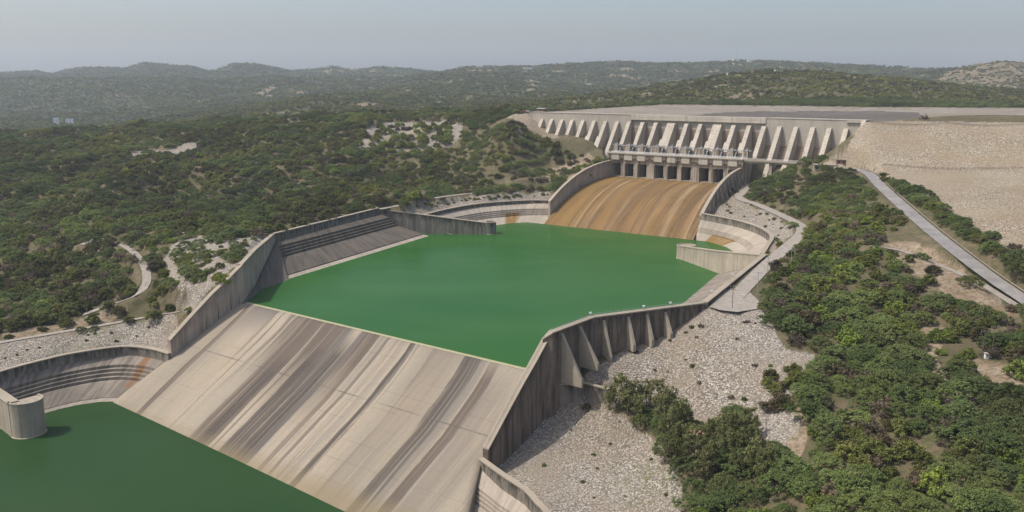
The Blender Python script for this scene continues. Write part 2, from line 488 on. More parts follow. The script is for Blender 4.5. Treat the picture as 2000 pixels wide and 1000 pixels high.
def foliage(name, dark, light, third=None):
    m = bpy.data.materials.new(name); m.use_nodes = True
    t = NT.__new__(NT); t.m = m; t.t = m.node_tree
    t.b = t.t.nodes['Principled BSDF']
    oi = t.n('ShaderNodeObjectInfo')
    lf = t.attr('leaf')
    c = t.mix(oi.outputs['Random'], dark, light)
    if third:
        r2 = t.math('FRACT', t.math('MULTIPLY', oi.outputs['Random'], 7.31))
        c = t.mix(t.mr(r2, 0.62, 0.78, 0, 0.9), c, third)
    pl = t.noise(oi.outputs['Location'], 0.014, 3, 0.6)
    c = t.mix(t.mr(pl, 0.36, 0.5, 0.55, 0), c, tuple(x * y for x, y in zip(dark, (0.66, 0.52, 0.62))))
    c = t.mix(t.mr(pl, 0.50, 0.64, 0, 0.75), c, tuple(x * y for x, y in zip(light, (1.38, 1.3, 1.08))))
    r3 = t.math('FRACT', t.math('MULTIPLY', oi.outputs['Random'], 23.7))
    hsv = t.n('ShaderNodeHueSaturation')
    t.s(hsv.inputs['Value'], t.math('MULTIPLY', t.mr(r3, 0, 1, 0.8, 1.25), t.mr(lf, 0, 1, 0.75, 1.3)))
    t.s(hsv.inputs['Color'], c)
    out = t.t.nodes['Material Output']
    d = t.n('ShaderNodeBsdfDiffuse'); tr = t.n('ShaderNodeBsdfTranslucent'); ad = t.n('ShaderNodeMixShader')
    t.s(d.inputs['Color'], hsv.outputs['Color']); t.s(tr.inputs['Color'], hsv.outputs['Color'])
    ad.inputs[0].default_value = 0.35
    t.t.links.new(d.outputs[0], ad.inputs[1]); t.t.links.new(tr.outputs[0], ad.inputs[2])
    t.t.links.new(ad.outputs[0], out.inputs['Surface'])
    t.t.nodes.remove(t.b)
    return m


M['acacia'] = foliage('acacia_leaves', (0.108, 0.148, 0.054), (0.154, 0.196, 0.074), (0.168, 0.190, 0.070))
M['scrub'] = foliage('scrub_leaves', (0.108, 0.128, 0.040), (0.165, 0.178, 0.056), (0.125, 0.10, 0.062))
M['dry'] = foliage('dry_twigs', (0.125, 0.10, 0.075), (0.165, 0.135, 0.10))
M['gum'] = foliage('gum_tree_leaves', (0.15, 0.165, 0.065), (0.20, 0.205, 0.085))
M['lime'] = foliage('bright_green_leaves', (0.145, 0.20, 0.045), (0.19, 0.235, 0.055))
M['bark'] = plain('grey_brown_bark', (0.16, 0.125, 0.095), 0.95)

# ------------------------------------------------------------------ terrain
ZC = [  # photo point + height
    (1094, 775, -8.6), (975, 918, -23.5), (1000, 985, -25), (1150, 900, -21), (1250, 860, -16), (1330, 995, -20), (1330, 900, -14), (1110, 779, -8.8), (1150, 782, -8.8), (1190, 792, -8.5),
    (1148, 745, -2), (1178, 712, 2), (1198, 700, 3), (1243, 675, 5.4), (1277, 662, 7), (1309, 650, 9), (1371, 604, 17), (1300, 720, 1), (1400, 700, 6), (1480, 640, 15),
    (1480, 760, 2), (1540, 860, -3), (1450, 850, -7), (1560, 700, 10), (1600, 800, 3), (1600, 950, -6), (1450, 950, -12),
    (1700, 700, 10), (1850, 800, 8), (2000, 1000, 0), (1800, 1000, -3), (2000, 850, 8), (2000, 700, 14), (1900, 700, 13),
    (2000, 620, 17), (1600, 600, 17), (1750, 600, 17), (1430, 590, 18), (1500, 520, 20), (1570, 450, 24), (1600, 520, 20),
    (1500, 410, 24), (1440, 386, 24), (1470, 352, 29), (1410, 406, 20), (1385, 428, 17.5), (1460, 425, 19.5), (1520, 450, 21), (1600, 400, 33), (1650, 350, 44), (1560, 345, 42),
    (1560, 322, 48.5), (1480, 304, 49.5), (1590, 316, 49), (1500, 318, 44), (1700, 450, 32), (1800, 550, 23), (1700, 520, 25),
    (1690, 335, 48), (1760, 400, 40), (1880, 500, 29), (2000, 580, 20),
    (1690, 239, 81), (1850, 241.5, 81), (2000, 244, 81), (1700, 332, 50), (2000, 329, 54), (2000, 500, 34), 
    (2400, 247, 81), (2400, 330, 57), (2400, 600, 28), (2400, 1000, 10), (2600, 800, 15), (2300, 1300, 0), (1500, 1300, -12), (1100, 1300, -25), (1800, 1300, -6),
    (1760, 440, 34), (1880, 560, 22), (1690, 370, 43),
    (1120, 372, 19), (1076, 388, 14), (950, 378, 18.5), (1075, 371, 19), (850, 392, 18.5), (770, 408, 19.5), (740, 408, 20), (650, 432, 19.5), (545, 452, 19.5),
    (500, 455, 19.5), (420, 452, 19), (340, 470, 17), (350, 560, 6), (450, 500, 18.5), (500, 490, 19), (395, 575, 7.5), (345, 640, -7), (350, 611, -5),
    (200, 640, -12), (100, 655, -13), (0, 655, -13), (288, 676, -17.5), (240, 673, -17.5), (144, 686, -17.5), (72, 702, -17.5), (0, 721, -17.5), (320, 680, -17.5), (-200, 760, -17.5), (-200, 680, -14),
    (100, 560, -8), (0, 560, -9), (200, 590, -8), (300, 560, 0), (275, 510, 6), (200, 470, 10), (0, 470, 0), (100, 480, 3), (300, 420, 15), (500, 430, 20),
    (150, 420, 8), (0, 420, 5), (-200, 500, -5), (-300, 420, 0), (650, 400, 21), (800, 370, 22), (950, 355, 22), (1080, 350, 24), (1150, 335, 34),
    (-500, 560, -10), (-500, 800, -14), (-600, 1100, -14),
]
YC = [  # photo point + distance
    (1060, 250, 922), (1080, 263, 908), (1099, 268, 898), (1119, 278, 884), (1140, 290, 870), (1165, 309, 856), (1185, 318, 830), (1130, 300, 845), (1100, 285, 860), (1050, 270, 880), (1160, 322, 812),
    (1650, 275, 735), (1675, 258, 722), (1620, 300, 748), (1600, 318, 742), (1030, 222, 945), (1000, 222, 960), (1000, 250, 870), (1010, 300, 840), (900, 240, 1000), (900, 300, 880), (900, 345, 815),
    (800, 238, 1010), (720, 242, 1010), (720, 290, 900), (870, 288, 900), (700, 320, 860), (600, 300, 900), (600, 350, 790), (700, 370, 740), (500, 390, 740), (450, 330, 850),
    (100, 268, 1150), (200, 258, 1150), (300, 250, 1150), (400, 245, 1180), (480, 240, 1200), (0, 270, 1150), (550, 238, 1150), (620, 236, 1130), (-200, 270, 1200), (-500, 290, 1200),
    (100, 310, 920), (300, 300, 930), (0, 350, 800), (200, 350, 800), (400, 320, 860), (-200, 360, 800), (340, 285, 960),
    (100, 275, 1500), (300, 258, 1500), (500, 245, 1500), (-200, 280, 1500), (700, 232, 1400), (900, 228, 1300),
    (1100, 224, 1040), (1300, 232, 1000), (1500, 236, 950), (1700, 240, 900), (1500, 232, 1100), (1500, 207, 1260), (1350, 205, 1290), (1250, 206, 1320), (1180, 212, 1320), (1060, 220, 1120), (1700, 234, 1000), (1700, 209, 1200), (1850, 214, 1130), (2000, 216, 1080), (1850, 234, 960), (2000, 238, 900), (2300, 240, 850), (2300, 215, 1050),
    (1500, 142, 1750), (1430, 150, 1760), (1600, 146, 1750), (1700, 156, 1720), (1300, 172, 1700), (1200, 192, 1600), (1150, 206, 1480), (1850, 172, 1650), (2000, 205, 1450), (1920, 188, 1550), (1500, 178, 1480), (1700, 182, 1440), (2200, 215, 1350),
    (1500, 165, 2400), (1300, 182, 2400), (1700, 175, 2300),
    (1950, 126, 3000), (1900, 132, 3000), (1850, 148, 2950), (2010, 127, 3000), (2100, 130, 3000), (1900, 170, 2400), (2000, 185, 2200), (1830, 165, 2600),
    (1200, 123, 4600), (1100, 126, 4500), (1000, 129, 4300), (1300, 124, 4600), (1400, 122, 4600), (1500, 119, 4600), (1600, 122, 4600), (1700, 134, 4600), (1800, 136, 4600), (2000, 138, 4700), (900, 133, 4300), (820, 140, 4300), (2200, 138, 4700),
    (1100, 158, 3300), (1250, 160, 3500), (1400, 155, 3500), (1000, 170, 2800), (920, 165, 2900), (860, 168, 2900), (800, 178, 2700), (750, 187, 2400), (860, 200, 2200), (1000, 205, 2000), (1100, 200, 1950), (700, 193, 2200), (640, 192, 2150), (620, 205, 1900), (560, 212, 1900), (700, 215, 1850), (850, 218, 1700), (500, 226, 1800), (760, 170, 3400), (680, 160, 3800),
    (560, 150, 4200), (620, 158, 4000), (500, 158, 4100), (400, 172, 3900), (300, 148, 4700), (250, 150, 4600), (180, 158, 4500), (80, 155, 4500), (0, 158, 4500), (380, 150, 4900), (-200, 160, 4500),
    (150, 248, 2300), (0, 252, 2200), (300, 236, 2300), (0, 205, 3100), (200, 200, 3100), (400, 200, 2900), (450, 215, 2300), (-200, 250, 2200), (-200, 200, 3100), (130, 228, 2600),
    (0, 141, 7200), (40, 139, 7200), (75, 137, 7200), (100, 142, 7200), (130, 135, 7200), (160, 131, 7200), (225, 131, 7200), (245, 133, 7200), (282, 123, 7200), (330, 125, 7200), (370, 128, 7200), (405, 136, 7200), (425, 137, 7200), (455, 125, 7200), (500, 125, 7200), (530, 130, 7200), (570, 137, 7200), (620, 134, 7200), (652, 130, 7200), (692, 137, 7200), (735, 131, 7200), (790, 132, 7200), (850, 136, 7200), (-150, 130, 7200), (-350, 135, 7200),
    (1000, 140, 7200), (1300, 138, 7200), (1600, 140, 7200), (1900, 142, 7200), (2200, 140, 7200),
    (200, 160, 5800), (400, 160, 5800), (600, 160, 5800), (0, 160, 5800), (800, 158, 5600), (1100, 150, 5800), (1500, 150, 5800), (1900, 150, 5800),
]
far_pts = [(x, 11500, 90) for x in np.linspace(-11000, 11000, 9)] + [(x, 8300, 150) for x in np.linspace(-9000, 9000, 9)]
YC = [(px, py + 9, Y) if (px < 900 and 7000 < Y < 7400) else (px, py, Y) for px, py, Y in YC]
YC += [(px, 158, 7900) for px in range(-500, 901, 100)] + [(px, 163, 9300) for px in range(-600, 901, 150)]
YC = [(px, py, 3300 + (Y - 3300) * .5) if (px < 900 and Y > 3300) else (px, py, Y) for px, py, Y in YC]
ctrl = np.array([un(*p) for p in ZC] + [unY(*p) for p in YC] + [np.array(p, float) for p in far_pts])


def warp(x, y):
    y = np.maximum(y, 60)
    return np.stack([x / y * 1.3, np.log(y)], -1)


KC = 0.005
cw = warp(ctrl[:, 0], ctrl[:, 1])
dist = np.sqrt(((cw[:, None, :] - cw[None, :, :]) ** 2).sum(-1) + KC * KC)
N = len(ctrl)
# heights relative to sight line steepness: solve on z / distance so that far ridges do not ring near
cr_ = [un(1690 + 62 * k, 239 + k, 81) for k in range(6)] + [un(2400, 247, 81)]
be_ = [un(1700 + 60 * k, 332 - .6 * k, 50 + .8 * k) for k in range(6)] + [un(2400, 330, 57)]
lo_ = [un(*p) for p in ((1712, 345, 46.5), (1770, 372, 44), (1830, 405, 41), (1890, 440, 38), (1945, 470, 36), (2000, 500, 34), (2400, 600, 28))]
ctrl = np.vstack([ctrl] + [np.array([a + (b - a) * f for a, b in zip(cr_, be_)]) for f in (.25, .5, .75)] + [np.array(be_[1:5])] + [np.array([a + (b - a) * f for a, b in zip(be_[1:], lo_[1:])]) for f in (.35, .7)])
cw = warp(ctrl[:, 0], ctrl[:, 1])
dist = np.sqrt(((cw[:, None, :] - cw[None, :, :]) ** 2).sum(-1) + KC * KC)
N = len(ctrl)
zs = (ctrl[:, 2] - CAMZ) / ctrl[:, 1]
Amat = np.zeros((N + 1, N + 1)); Amat[:N, :N] = dist - np.eye(N) * 0.0006; Amat[:N, N] = 1; Amat[N, :N] = 1
wts = np.linalg.solve(Amat, np.append(zs, 0))


def base_height(x, y):
    x = np.asarray(x, float).ravel(); y = np.asarray(y, float).ravel()
    out = np.empty_like(x)
    for i in range(0, len(x), 20000):
        w = warp(x[i:i + 20000], y[i:i + 20000])
        r = np.sqrt((w[:, None, 0] - cw[None, :, 0]) ** 2 + (w[:, None, 1] - cw[None, :, 1]) ** 2 + KC * KC)
        out[i:i + 20000] = r @ wts[:N] + wts[N]
    return CAMZ + out * np.maximum(y, 60)


RIDGE = [(-700, 140), (-350, 133), (-150, 129), (0, 139), (40, 137), (75, 135), (102, 141), (130, 134), (160, 129), (195, 130), (225, 130), (243, 132), (262, 127), (282, 121), (305, 123), (330, 125), (352, 127), (372, 127), (395, 133), (408, 136), (420, 136), (440, 130), (456, 124), (480, 124), (500, 124), (530, 129), (555, 134), (575, 137), (600, 135), (625, 133), (640, 131), (652, 128), (665, 131), (692, 136), (715, 133), (735, 129), (765, 131), (790, 132), (820, 134), (850, 138), (900, 150)]


def ridge_line(x, y, z):
    px = 1000 + FPX * x / (y * CP)
    py = np.interp(px, [p[0] for p in RIDGE], [p[1] for p in RIDGE]) + 3.0
    zr = CAMZ + (HOR - py) * 5250 / FPX * 1.02
    d = np.abs(y - 5250 - 160 * np.sin(x / 700))
    zr = zr - d * 0.20 - fbm(x / 230, y / 420, 4, 71, True) * np.minimum(d, 500) * 0.10
    return np.where((y > 3900) & (y < 7000) & (px < 900), np.maximum(z, zr), z)


def in_poly(px, py, poly):
    px = np.asarray(px); py = np.asarray(py)
    r = np.zeros(px.shape, bool)
    n = len(poly); j = n - 1
    for i in range(n):
        xi, yi = poly[i][:2]; xj, yj = poly[j][:2]
        if yi != yj:
            c = ((yi > py) != (yj > py)) & (px < (xj - xi) * (py - yi) / (yj - yi) + xi)
            r ^= c
        j = i
    return r


def seg_dist(x, y, pts):
    """distance to a polyline and the interpolated third value there"""
    best = np.full(x.shape, 1e9); val = np.zeros(x.shape)
    for a, b in zip(pts[:-1], pts[1:]):
        dx, dy = b[0] - a[0], b[1] - a[1]
        tt = np.clip(((x - a[0]) * dx + (y - a[1]) * dy) / (dx * dx + dy * dy + 1e-9), 0, 1)
        d = np.hypot(x - a[0] - tt * dx, y - a[1] - tt * dy)
        m = d < best
        best = np.where(m, d, best)
        val = np.where(m, a[2] + tt * (b[2] - a[2]), val)
    return best, val


def smooth_line(pts, step):
    """Catmull-Rom through the points, about one point every step metres"""
    P = [np.array(p, float) for p in pts]
    P = [2 * P[0] - P[1]] + P + [2 * P[-1] - P[-2]]
    out = []
    for i in range(1, len(P) - 2):
        p0, p1, p2, p3 = P[i - 1:i + 3]
        n = max(1, int(np.linalg.norm(p2 - p1) / step))
        for k in range(n):
            s = k / n
            out.append(0.5 * ((2 * p1) + (-p0 + p2) * s + (2 * p0 - 5 * p1 + 4 * p2 - p3) * s * s + (-p0 + 3 * p1 - 3 * p2 + p3) * s ** 3))
    out.append(P[-2])
    return [tuple(p) for p in out]


def dens_line(pts, step):
    out = []
    for a, b in zip(pts[:-1], pts[1:]):
        a = np.array(a, float); b = np.array(b, float)
        n = max(1, int(np.linalg.norm(b - a) / step))
        out += [tuple(a + (b - a) * k / n) for k in range(n)]
    out.append(tuple(np.array(pts[-1], float)))
    return out


# --- plan of the concrete works (x, y, top)
UZ0 = 28.0


def chute_up_z(tt):
    return UZ0 * (1 - np.maximum(tt, 0) ** 2.5)


def up_edge(tt, side):                    # plan of the upper chute edges
    w = -431 + 120 * tt
    return (-34 + 8 * tt, w) if side < 0 else (87 + 17.5 * tt, w)


def chute_low_z(s):
    return np.where(s < 0, s * 1.2, np.where(s < 4, -0.1 * s, -0.4 - 0.40 * (s - 4) - 0.0019 * (s - 4) ** 2))


w_chute_l = []; w_chute_r = []
for k in range(13):
    tt = k / 12 * 0.917
    hh = 14.0 - 3.2 * (k / 12)
    u, w = up_edge(tt, -1); w_chute_l.append(L(u - 1.5, w, float(chute_up_z(tt)) + hh))
    u, w = up_edge(tt, 1); w_chute_r.append(L(u + 1.5, w, float(chute_up_z(tt)) + hh))
lb_end = w_chute_l[-1]; rb_end = w_chute_r[-1]
w_basin_ul = smooth_line([(47, 738, 14), (33, 735.5, 14), (12.5, 735, 14), (-21, 719, 14), (-41, 698, 14), (-56, 674, 14), (-66, 652, 14)], 4)
w_pier_ul = [(-100, 650, 18.5), (-60, 649, 13.5), (-20, 647, 8.6)]
w_slope_l = [(-100, 650, 19.5), (-148, 535, 19.5)]
w_end_l = [(-148, 535, 19.5), (-144, 480, 19.5), (-139.3, 440, 19.5)]
w_train_l = [L(-0.5, 0, 19.5), L(-0.5, 9, 13.5), L(-0.5, 18.4, 7.8), L(-0.5, 32.9, -2.6), L(-0.5, 43.5, -10.5)]
WR = 193.5
def on_u(px, py, u):
    d = ray(px, py)
    # plan: (d*t - A0).EU = u
    tt = (u + A0 @ EU) / (d[:2] @ EU)
    return (d[0] * tt, d[1] * tt, CAMZ + d[2] * tt)


w_train_r = [on_u(px, py, WR) for px, py in ((1061, 661), (1037, 705), (1010, 752), (980, 807), (943, 876))]
w_end_r = [w_train_r[0], tuple(un(1074, 648, 19.5)), tuple(un(1153, 619, 19.5)), (81.2, 361.3, 19.5)]
w_slope_r = [(81.2, 361.3, 19.5), (137.7, 468.7, 19.5)]
w_pier_ur = [(137.0, 470, 18.5), (122, 514, 12.5), (108, 555, 8)]
w_basin_ur = smooth_line([(rb_end[0] + 1, rb_end[1] - 1, 18), (154.4, 604, 18), (161.5, 581, 18), (163.5, 558, 18), (160.5, 533, 18), (149, 503, 18), (138.5, 477, 18)], 4)
w_basin_ll = smooth_line([L(-1, 43, -17)] + [tuple(un(*p, -17)) for p in ((300, 680.5), (240, 676), (144, 689), (72, 705), (0, 724.5), (-60, 745))], 4)
w_basin_lr = smooth_line([(w_train_r[-1][0], w_train_r[-1][1], -18.5)] + [tuple(un(*p, -17)) for p in ((988, 928), (1032, 957), (1056, 983), (1076, 1005), (1090, 1050), (1060, 1130))], 3)

foot = ([p[:2] for p in [L(-36, -458)] + w_chute_l + w_basin_ul + [(-70, 650, 0)] + w_slope_l + w_end_l[1:] + w_train_l + w_basin_ll] +
        [(-330, 330), (-300, 150), (0, 110)] +
        [p[:2] for p in reversed(w_basin_lr)] + [p[:2] for p in reversed(w_train_r)] + [p[:2] for p in w_end_r[1:]] + [p[:2] for p in w_slope_r[1:]] +
        [p[:2] for p in reversed(w_basin_ur)] + [p[:2] for p in reversed(w_chute_r)] + [L(89.5, -458)[:2]])
all_walls = [w_chute_l, w_chute_r, w_basin_ul, w_slope_l, w_end_l, w_train_l, w_slope_r, w_basin_ur, w_basin_ll, w_basin_lr]

# --- roads and paths (photo points with their heights on the ground)
def gpath(pts, z=None):
    return [tuple(un(*p)) for p in pts]


roads = {
    'road': (smooth_line(gpath([(1625, 322, 48.6), (1690, 336, 48), (1722, 365, 44), (1760, 400, 40), (1820, 452, 34), (1880, 500, 29), (1940, 545, 24), (2000, 585, 20), (2100, 650, 14)]), 3), 8.0, M['asphalt']),
    'service_road': (smooth_line(gpath([(1462, 360, 29), (1446, 380, 26), (1450, 390, 25.2), (1475, 398, 25), (1515, 415, 24), (1560, 438, 23), (1566, 455, 22.5), (1540, 480, 21.5), (1500, 515, 19.8), (1470, 545, 18.8), (1425, 592, 18)]), 3), 7.5, M['path']),
    'dirt_path': (smooth_line(gpath([(1700, 480, 30), (1760, 490, 27.5), (1800, 505, 25.8), (1850, 525, 23.7), (1900, 545, 22.5), (1950, 575, 20), (1990, 600, 18)]), 3), 4.0, M['path']),
    'gravel_track': (smooth_line(gpath([(350, 609, -5), (300, 617, -8.5), (240, 628, -11), (170, 640, -12.3), (100, 652, -13), (40, 662, -13.3), (-60, 680, -13.6)]), 3), 4.0, M['path']),
    'hillside_track': (smooth_line(gpath([(160, 478, 8.5), (200, 466, 10), (245, 482, 9.2), (268, 500, 8.4), (284, 525, 6.5), (285, 555, 3.2), (262, 578, -1.5), (215, 596, -6.5), (160, 615, -10)]), 3), 4.5, M['path']),
    'bench_path': (smooth_line(gpath([(350, 455, 18), (420, 452, 19), (480, 457, 19.2), (525, 456, 19.2)]), 3), 4.0, M['path']),
    'rim_path': (smooth_line(gpath([(745, 408, 19.8), (800, 397, 18.6), (860, 385, 18.6), (950, 375, 18.8), (1060, 370, 19)]), 3), 5.0, M['path']),
}


def height(x, y, detail=True):
    x = np.asarray(x, float).ravel(); y = np.asarray(y, float).ravel()
    z = base_height(x, y)
    if detail:
        amp = np.where(y < 1300, 1.0, 0)
        far = sstep(1300, 2600, y)
        px, py = proj(x, y, z)
        emb = sstep(1560, 1700, px) * (1 - sstep(430, 520, py)) * (y < 1000)
        rel = sstep(430, 760, y) * (px < 1180) * (1 - sstep(990, 1060, px) * (py < 275))
        z = z + (fbm(x / 60, y / 60, 4, 3) * (0.8 + 3.5 * rel) + (fbm(x / 170, y / 170, 3, 23, True) - .4) * 15 * rel) * (1 - 0.97 * emb) * (1 - sstep(1250, 1450, y))
        z = z + (fbm(x / 300, y / 300, 5, 11, True) - 0.35) * 22 * far * (1 - sstep(4600, 5200, y) * .55) + (fbm(x / 800, y / 800, 4, 5) - .3) * 36 * sstep(1800, 3000, y) * (1 - sstep(4300, 5000, y))
        z = z + fbm(x / 80, y / 80, 3, 15, True) * 5 * sstep(1350, 1550, y) * (1 - sstep(3500, 5000, y))
    z = ridge_line(x, y, z)
    near = (y < 1000) & (y > 150)
    if near.any():
        xn, yn, zn = x[near], y[near], z[near]
        for name, (pts, wd, m) in roads.items():
            d, v = seg_dist(xn, yn, pts[::2] + [pts[-1]])
            k = 1 - sstep(wd * 0.5 + 1.5, wd * 0.5 + 6, d)
            zn = zn * (1 - k) + (v - 0.25) * k
        for wl in all_walls:
            d, v = seg_dist(xn, yn, wl)
            drop = 10.5 if wl is w_chute_r else 0.7
            zn = np.minimum(zn, np.where(d < 14 + (drop > 1) * 8, v - drop + np.maximum(d - 4, 0) * 0.55, 1e9))
        dt = np.hypot((xn - 97) / 1.0, yn - 369)
        kt = 1 - sstep(13, 22, dt)
        zn = zn * (1 - kt) + np.minimum(np.maximum(zn, 17.9), 17.95) * kt
        # platform between the gatehouse and the dam
        aa = (xn - DO[0]) * DD[0] + (yn - DO[1]) * DD[1]; nn = (xn - DO[0]) * DN[0] + (yn - DO[1]) * DN[1]
        k = sstep(120, 140, aa) * (1 - sstep(262, 275, aa)) * (1 - sstep(24, 34, nn)) * (nn > -9)
        zn = zn * (1 - k) + 48.8 * k
        z[near] = zn
    return z


def cut(x, y, z):
    ins = in_poly(x, y, foot)
    return np.where(ins, np.minimum(z, -48.0), z)


def hit(px, py, lo=150, hi=9000):
    """walk a sight line down to the ground"""
    d = ray(px, py)
    ys = np.geomspace(lo, hi, 400)
    zz = height(d[0] / d[1] * ys, ys)
    ry = CAMZ + d[2] / d[1] * ys
    i = np.argmax(ry < zz)
    Y = ys[i]
    if i > 0:
        f0 = ry[i - 1] - zz[i - 1]; f1 = ry[i] - zz[i]
        Y = ys[i - 1] + (ys[i] - ys[i - 1]) * f0 / (f0 - f1 + 1e-9)
    x = d[0] / d[1] * Y
    return float(x), float(Y), float(height([x], [Y])[0])


# zones of ground cover, outlined on the survey picture
RIP = [
    [(-300, 705), (0, 664), (100, 655), (200, 642), (300, 622), (345, 616), (352, 640), (333, 700), (-300, 800)],
    [(335, 478), (380, 462), (440, 466), (525, 460), (520, 495), (470, 520), (430, 550), (400, 580), (362, 610), (345, 600), (360, 575), (330, 545), (320, 505)],
    [(755, 414), (800, 402), (860, 390), (950, 380), (1070, 375), (1085, 385), (1076, 398), (830, 424), (745, 414)],
    [(1380, 430), (1400, 395), (1440, 382), (1452, 395), (1500, 412), (1545, 440), (1552, 452), (1520, 480), (1500, 500), (1470, 505), (1380, 450)],
    [(1100, 770), (1150, 730), (1200, 690), (1300, 655), (1375, 604), (1420, 604), (1490, 605), (1510, 640), (1530, 680), (1590, 690), (1560, 740), (1545, 800), (1560, 830), (1530, 880), (1480, 850), (1440, 810), (1360, 830), (1340, 800), (1200, 790)],
    [(1095, 778), (1150, 775), (1200, 800), (1240, 830), (1290, 870), (1320, 910), (1335, 960), (1330, 1100), (900, 1100), (960, 920)],
    [(1600, 330), (1640, 300), (1690, 236), (2600, 245), (2600, 700), (2000, 500), (1900, 440), (1800, 375), (1730, 345), (1690, 332)],
    [(990, 226), (1040, 219), (1060, 235), (1095, 268), (1060, 268), (1010, 240)],
    [(735, 238), (900, 238), (905, 250), (890, 285), (800, 298), (700, 290), (700, 262)],
    [(230, 298), (290, 292), (330, 290), (390, 274), (392, 284), (350, 302), (285, 300), (280, 312)],
    [(1060, 219), (1180, 211), (1300, 204), (1500, 206), (1700, 209), (2600, 214), (2600, 243), (1690, 242), (1060, 226)],
]
BARE = [
    [(1880, 705), (1925, 700), (2000, 720), (2100, 760), (2000, 790), (1940, 770), (1900, 740)],
    [(1790, 640), (1830, 625), (1850, 660), (1830, 700), (1870, 780), (1840, 790), (1790, 700)],
    [(1545, 790), (1570, 790), (1575, 850), (1560, 920), (1535, 900)],
    [(1700, 480), (1780, 470), (1840, 500), (1920, 560), (2000, 620), (1920, 620), (1820, 560)],
    [(1290, 850), (1400, 850), (1400, 890), (1320, 890)],
    [(1080, 370), (1130, 340), (1180, 318), (1150, 300), (1100, 320), (1060, 345)],
    [(120, 630), (200, 610), (260, 600), (200, 640), (100, 655), (0, 662), (0, 650)],
]
WARM = RIP[6:8]

na, nr = 1000, 1010
aa = np.concatenate([np.linspace(-1.15, -0.62, 60, endpoint=False), np.linspace(-0.62, 0.62, na - 120, endpoint=False), np.linspace(0.62, 1.15, 60)])
rr = np.geomspace(110, 12500, nr)
AA, RR = np.meshgrid(aa, rr)
gx = (AA * RR).ravel(); gy = RR.ravel()
gz = height(gx, gy)
ppx, ppy = proj(gx, gy, gz)
jx = ppx + pn(gx / 9, gy / 9, 41) * 9; jy = ppy + pn(gx / 9, gy / 9, 43) * 5
zone = np.zeros((len(gx), 4), np.float32); zone[:, 3] = 1
for p in RIP:
    zone[:, 0] = np.maximum(zone[:, 0], in_poly(jx, jy, p))
for p in BARE:
    zone[:, 1] = np.maximum(zone[:, 1], in_poly(jx, jy, p))
for p in WARM:
    zone[:, 2] = np.maximum(zone[:, 2], in_poly(jx, jy, p))
rip_bank = in_poly(ppx, ppy, RIP[10])
zone[:, 0] = np.where(rip_bank & ((gy < 900) | (gy > 1500)) & ~in_poly(ppx, ppy, RIP[6]), 0, zone[:, 0])
zone[:, 0] *= (gy < 1500)
far_bare = (fbm(gx / 140, gy / 140, 4, 77) > 0.27) & (gy > 1350) & (ppx > 500)
zone[:, 1] = np.maximum(zone[:, 1], far_bare * 0.8)
browhill = in_poly(ppx, ppy, [(1820, 160), (1900, 110), (2300, 100), (2300, 210), (2000, 195)]) & (gy > 2000)
zone[:, 1] = np.maximum(zone[:, 1], browhill * (0.3 + 0.45 * (fbm(gx / 60, gy / 60, 3, 5) > 0)))
hills_bare = (fbm(gx / 25, gy / 25, 4, 31) > np.where(ppx < 1000, 0.46, 0.36)) & (gy < 1350)
zone[:, 1] = np.maximum(zone[:, 1], hills_bare * 0.6)
shale = in_poly(ppx, ppy + pn(gx / 30, gy / 30, 8) * 2, [(1330, 226), (1420, 219), (1560, 217), (1700, 216), (1795, 219), (1800, 250), (1300, 250)]) & (gy > 900)
zone[:, 3] = np.where(shale, 0.0, 1.0)
gz2 = cut(gx, gy, gz)
me = bpy.data.meshes.new('ground')
ncol = len(aa)
me.vertices.add(len(gx))
me.vertices.foreach_set('co', np.stack([gx, gy, gz2], -1).astype(np.float32).ravel())
ii = (np.arange(nr - 1)[:, None] * ncol + np.arange(ncol - 1)[None, :]).ravel()
quads = np.stack([ii, ii + 1, ii + ncol + 1, ii + ncol], -1).astype(np.int32)
me.loops.add(quads.size); me.polygons.add(len(quads))
me.loops.foreach_set('vertex_index', quads.ravel())
me.polygons.foreach_set('loop_start', np.arange(0, quads.size, 4, dtype=np.int32))
me.polygons.foreach_set('use_smooth', np.ones(len(quads), bool))
me.update(calc_edges=True)
ca = me.attributes.new('zone', 'FLOAT_COLOR', 'POINT')
ca.data.foreach_set('color', zone.ravel())
me.materials.append(M['ground'])
ground = bpy.data.objects.new('ground', me); col.objects.link(ground)
tag(ground, kind='structure')


# roads as draped sheets
def ribbon(name, pts, wd, mat, lift=0.12):
    P = np.array(pts)
    T = np.gradient(P[:, :2], axis=0); T /= np.linalg.norm(T, axis=1)[:, None]
    Nn = np.stack([-T[:, 1], T[:, 0]], -1)
    vs = []; fs = []
    offs = (-0.5, -0.17, 0.17, 0.5)
    jit = fbm(P[:, 0] / 6, P[:, 1] / 6, 2, 9) * 0.6
    for k, o in enumerate(offs):
        w = o * (wd + (jit if abs(o) == 0.5 else 0))
        q = P[:, :2] + Nn * np.reshape(w, (-1, 1))
        vs += [(q[i, 0], q[i, 1], P[i, 2] + lift) for i in range(len(P))]
    n = len(P)
    for k in range(3):
        fs += [(k * n + i, k * n + i + 1, (k + 1) * n + i + 1, (k + 1) * n + i) for i in range(n - 1)]
    o = link_mesh(name, vs, fs, mat)
    return tag(o, kind='structure')


for nm, (pts, wd, m) in roads.items():
    ribbon('road' if nm == 'road' else ('path' if 'path' in nm or 'track' in nm else 'road'), pts, wd, m)
# turning place at the end of the service road
tp = [tuple(un(*p, 18.0)) for p in ((1385, 600), (1420, 560), (1452, 548), (1468, 575), (1482, 588), (1478, 604), (1440, 610), (1405, 606))]
tpz = max(18.0, 0)
link_o = link_mesh('pavement', [(p[0], p[1], 18.16) for p in tp], [tuple(range(len(tp)))], M['path'])
tag(link_o, kind='structure')

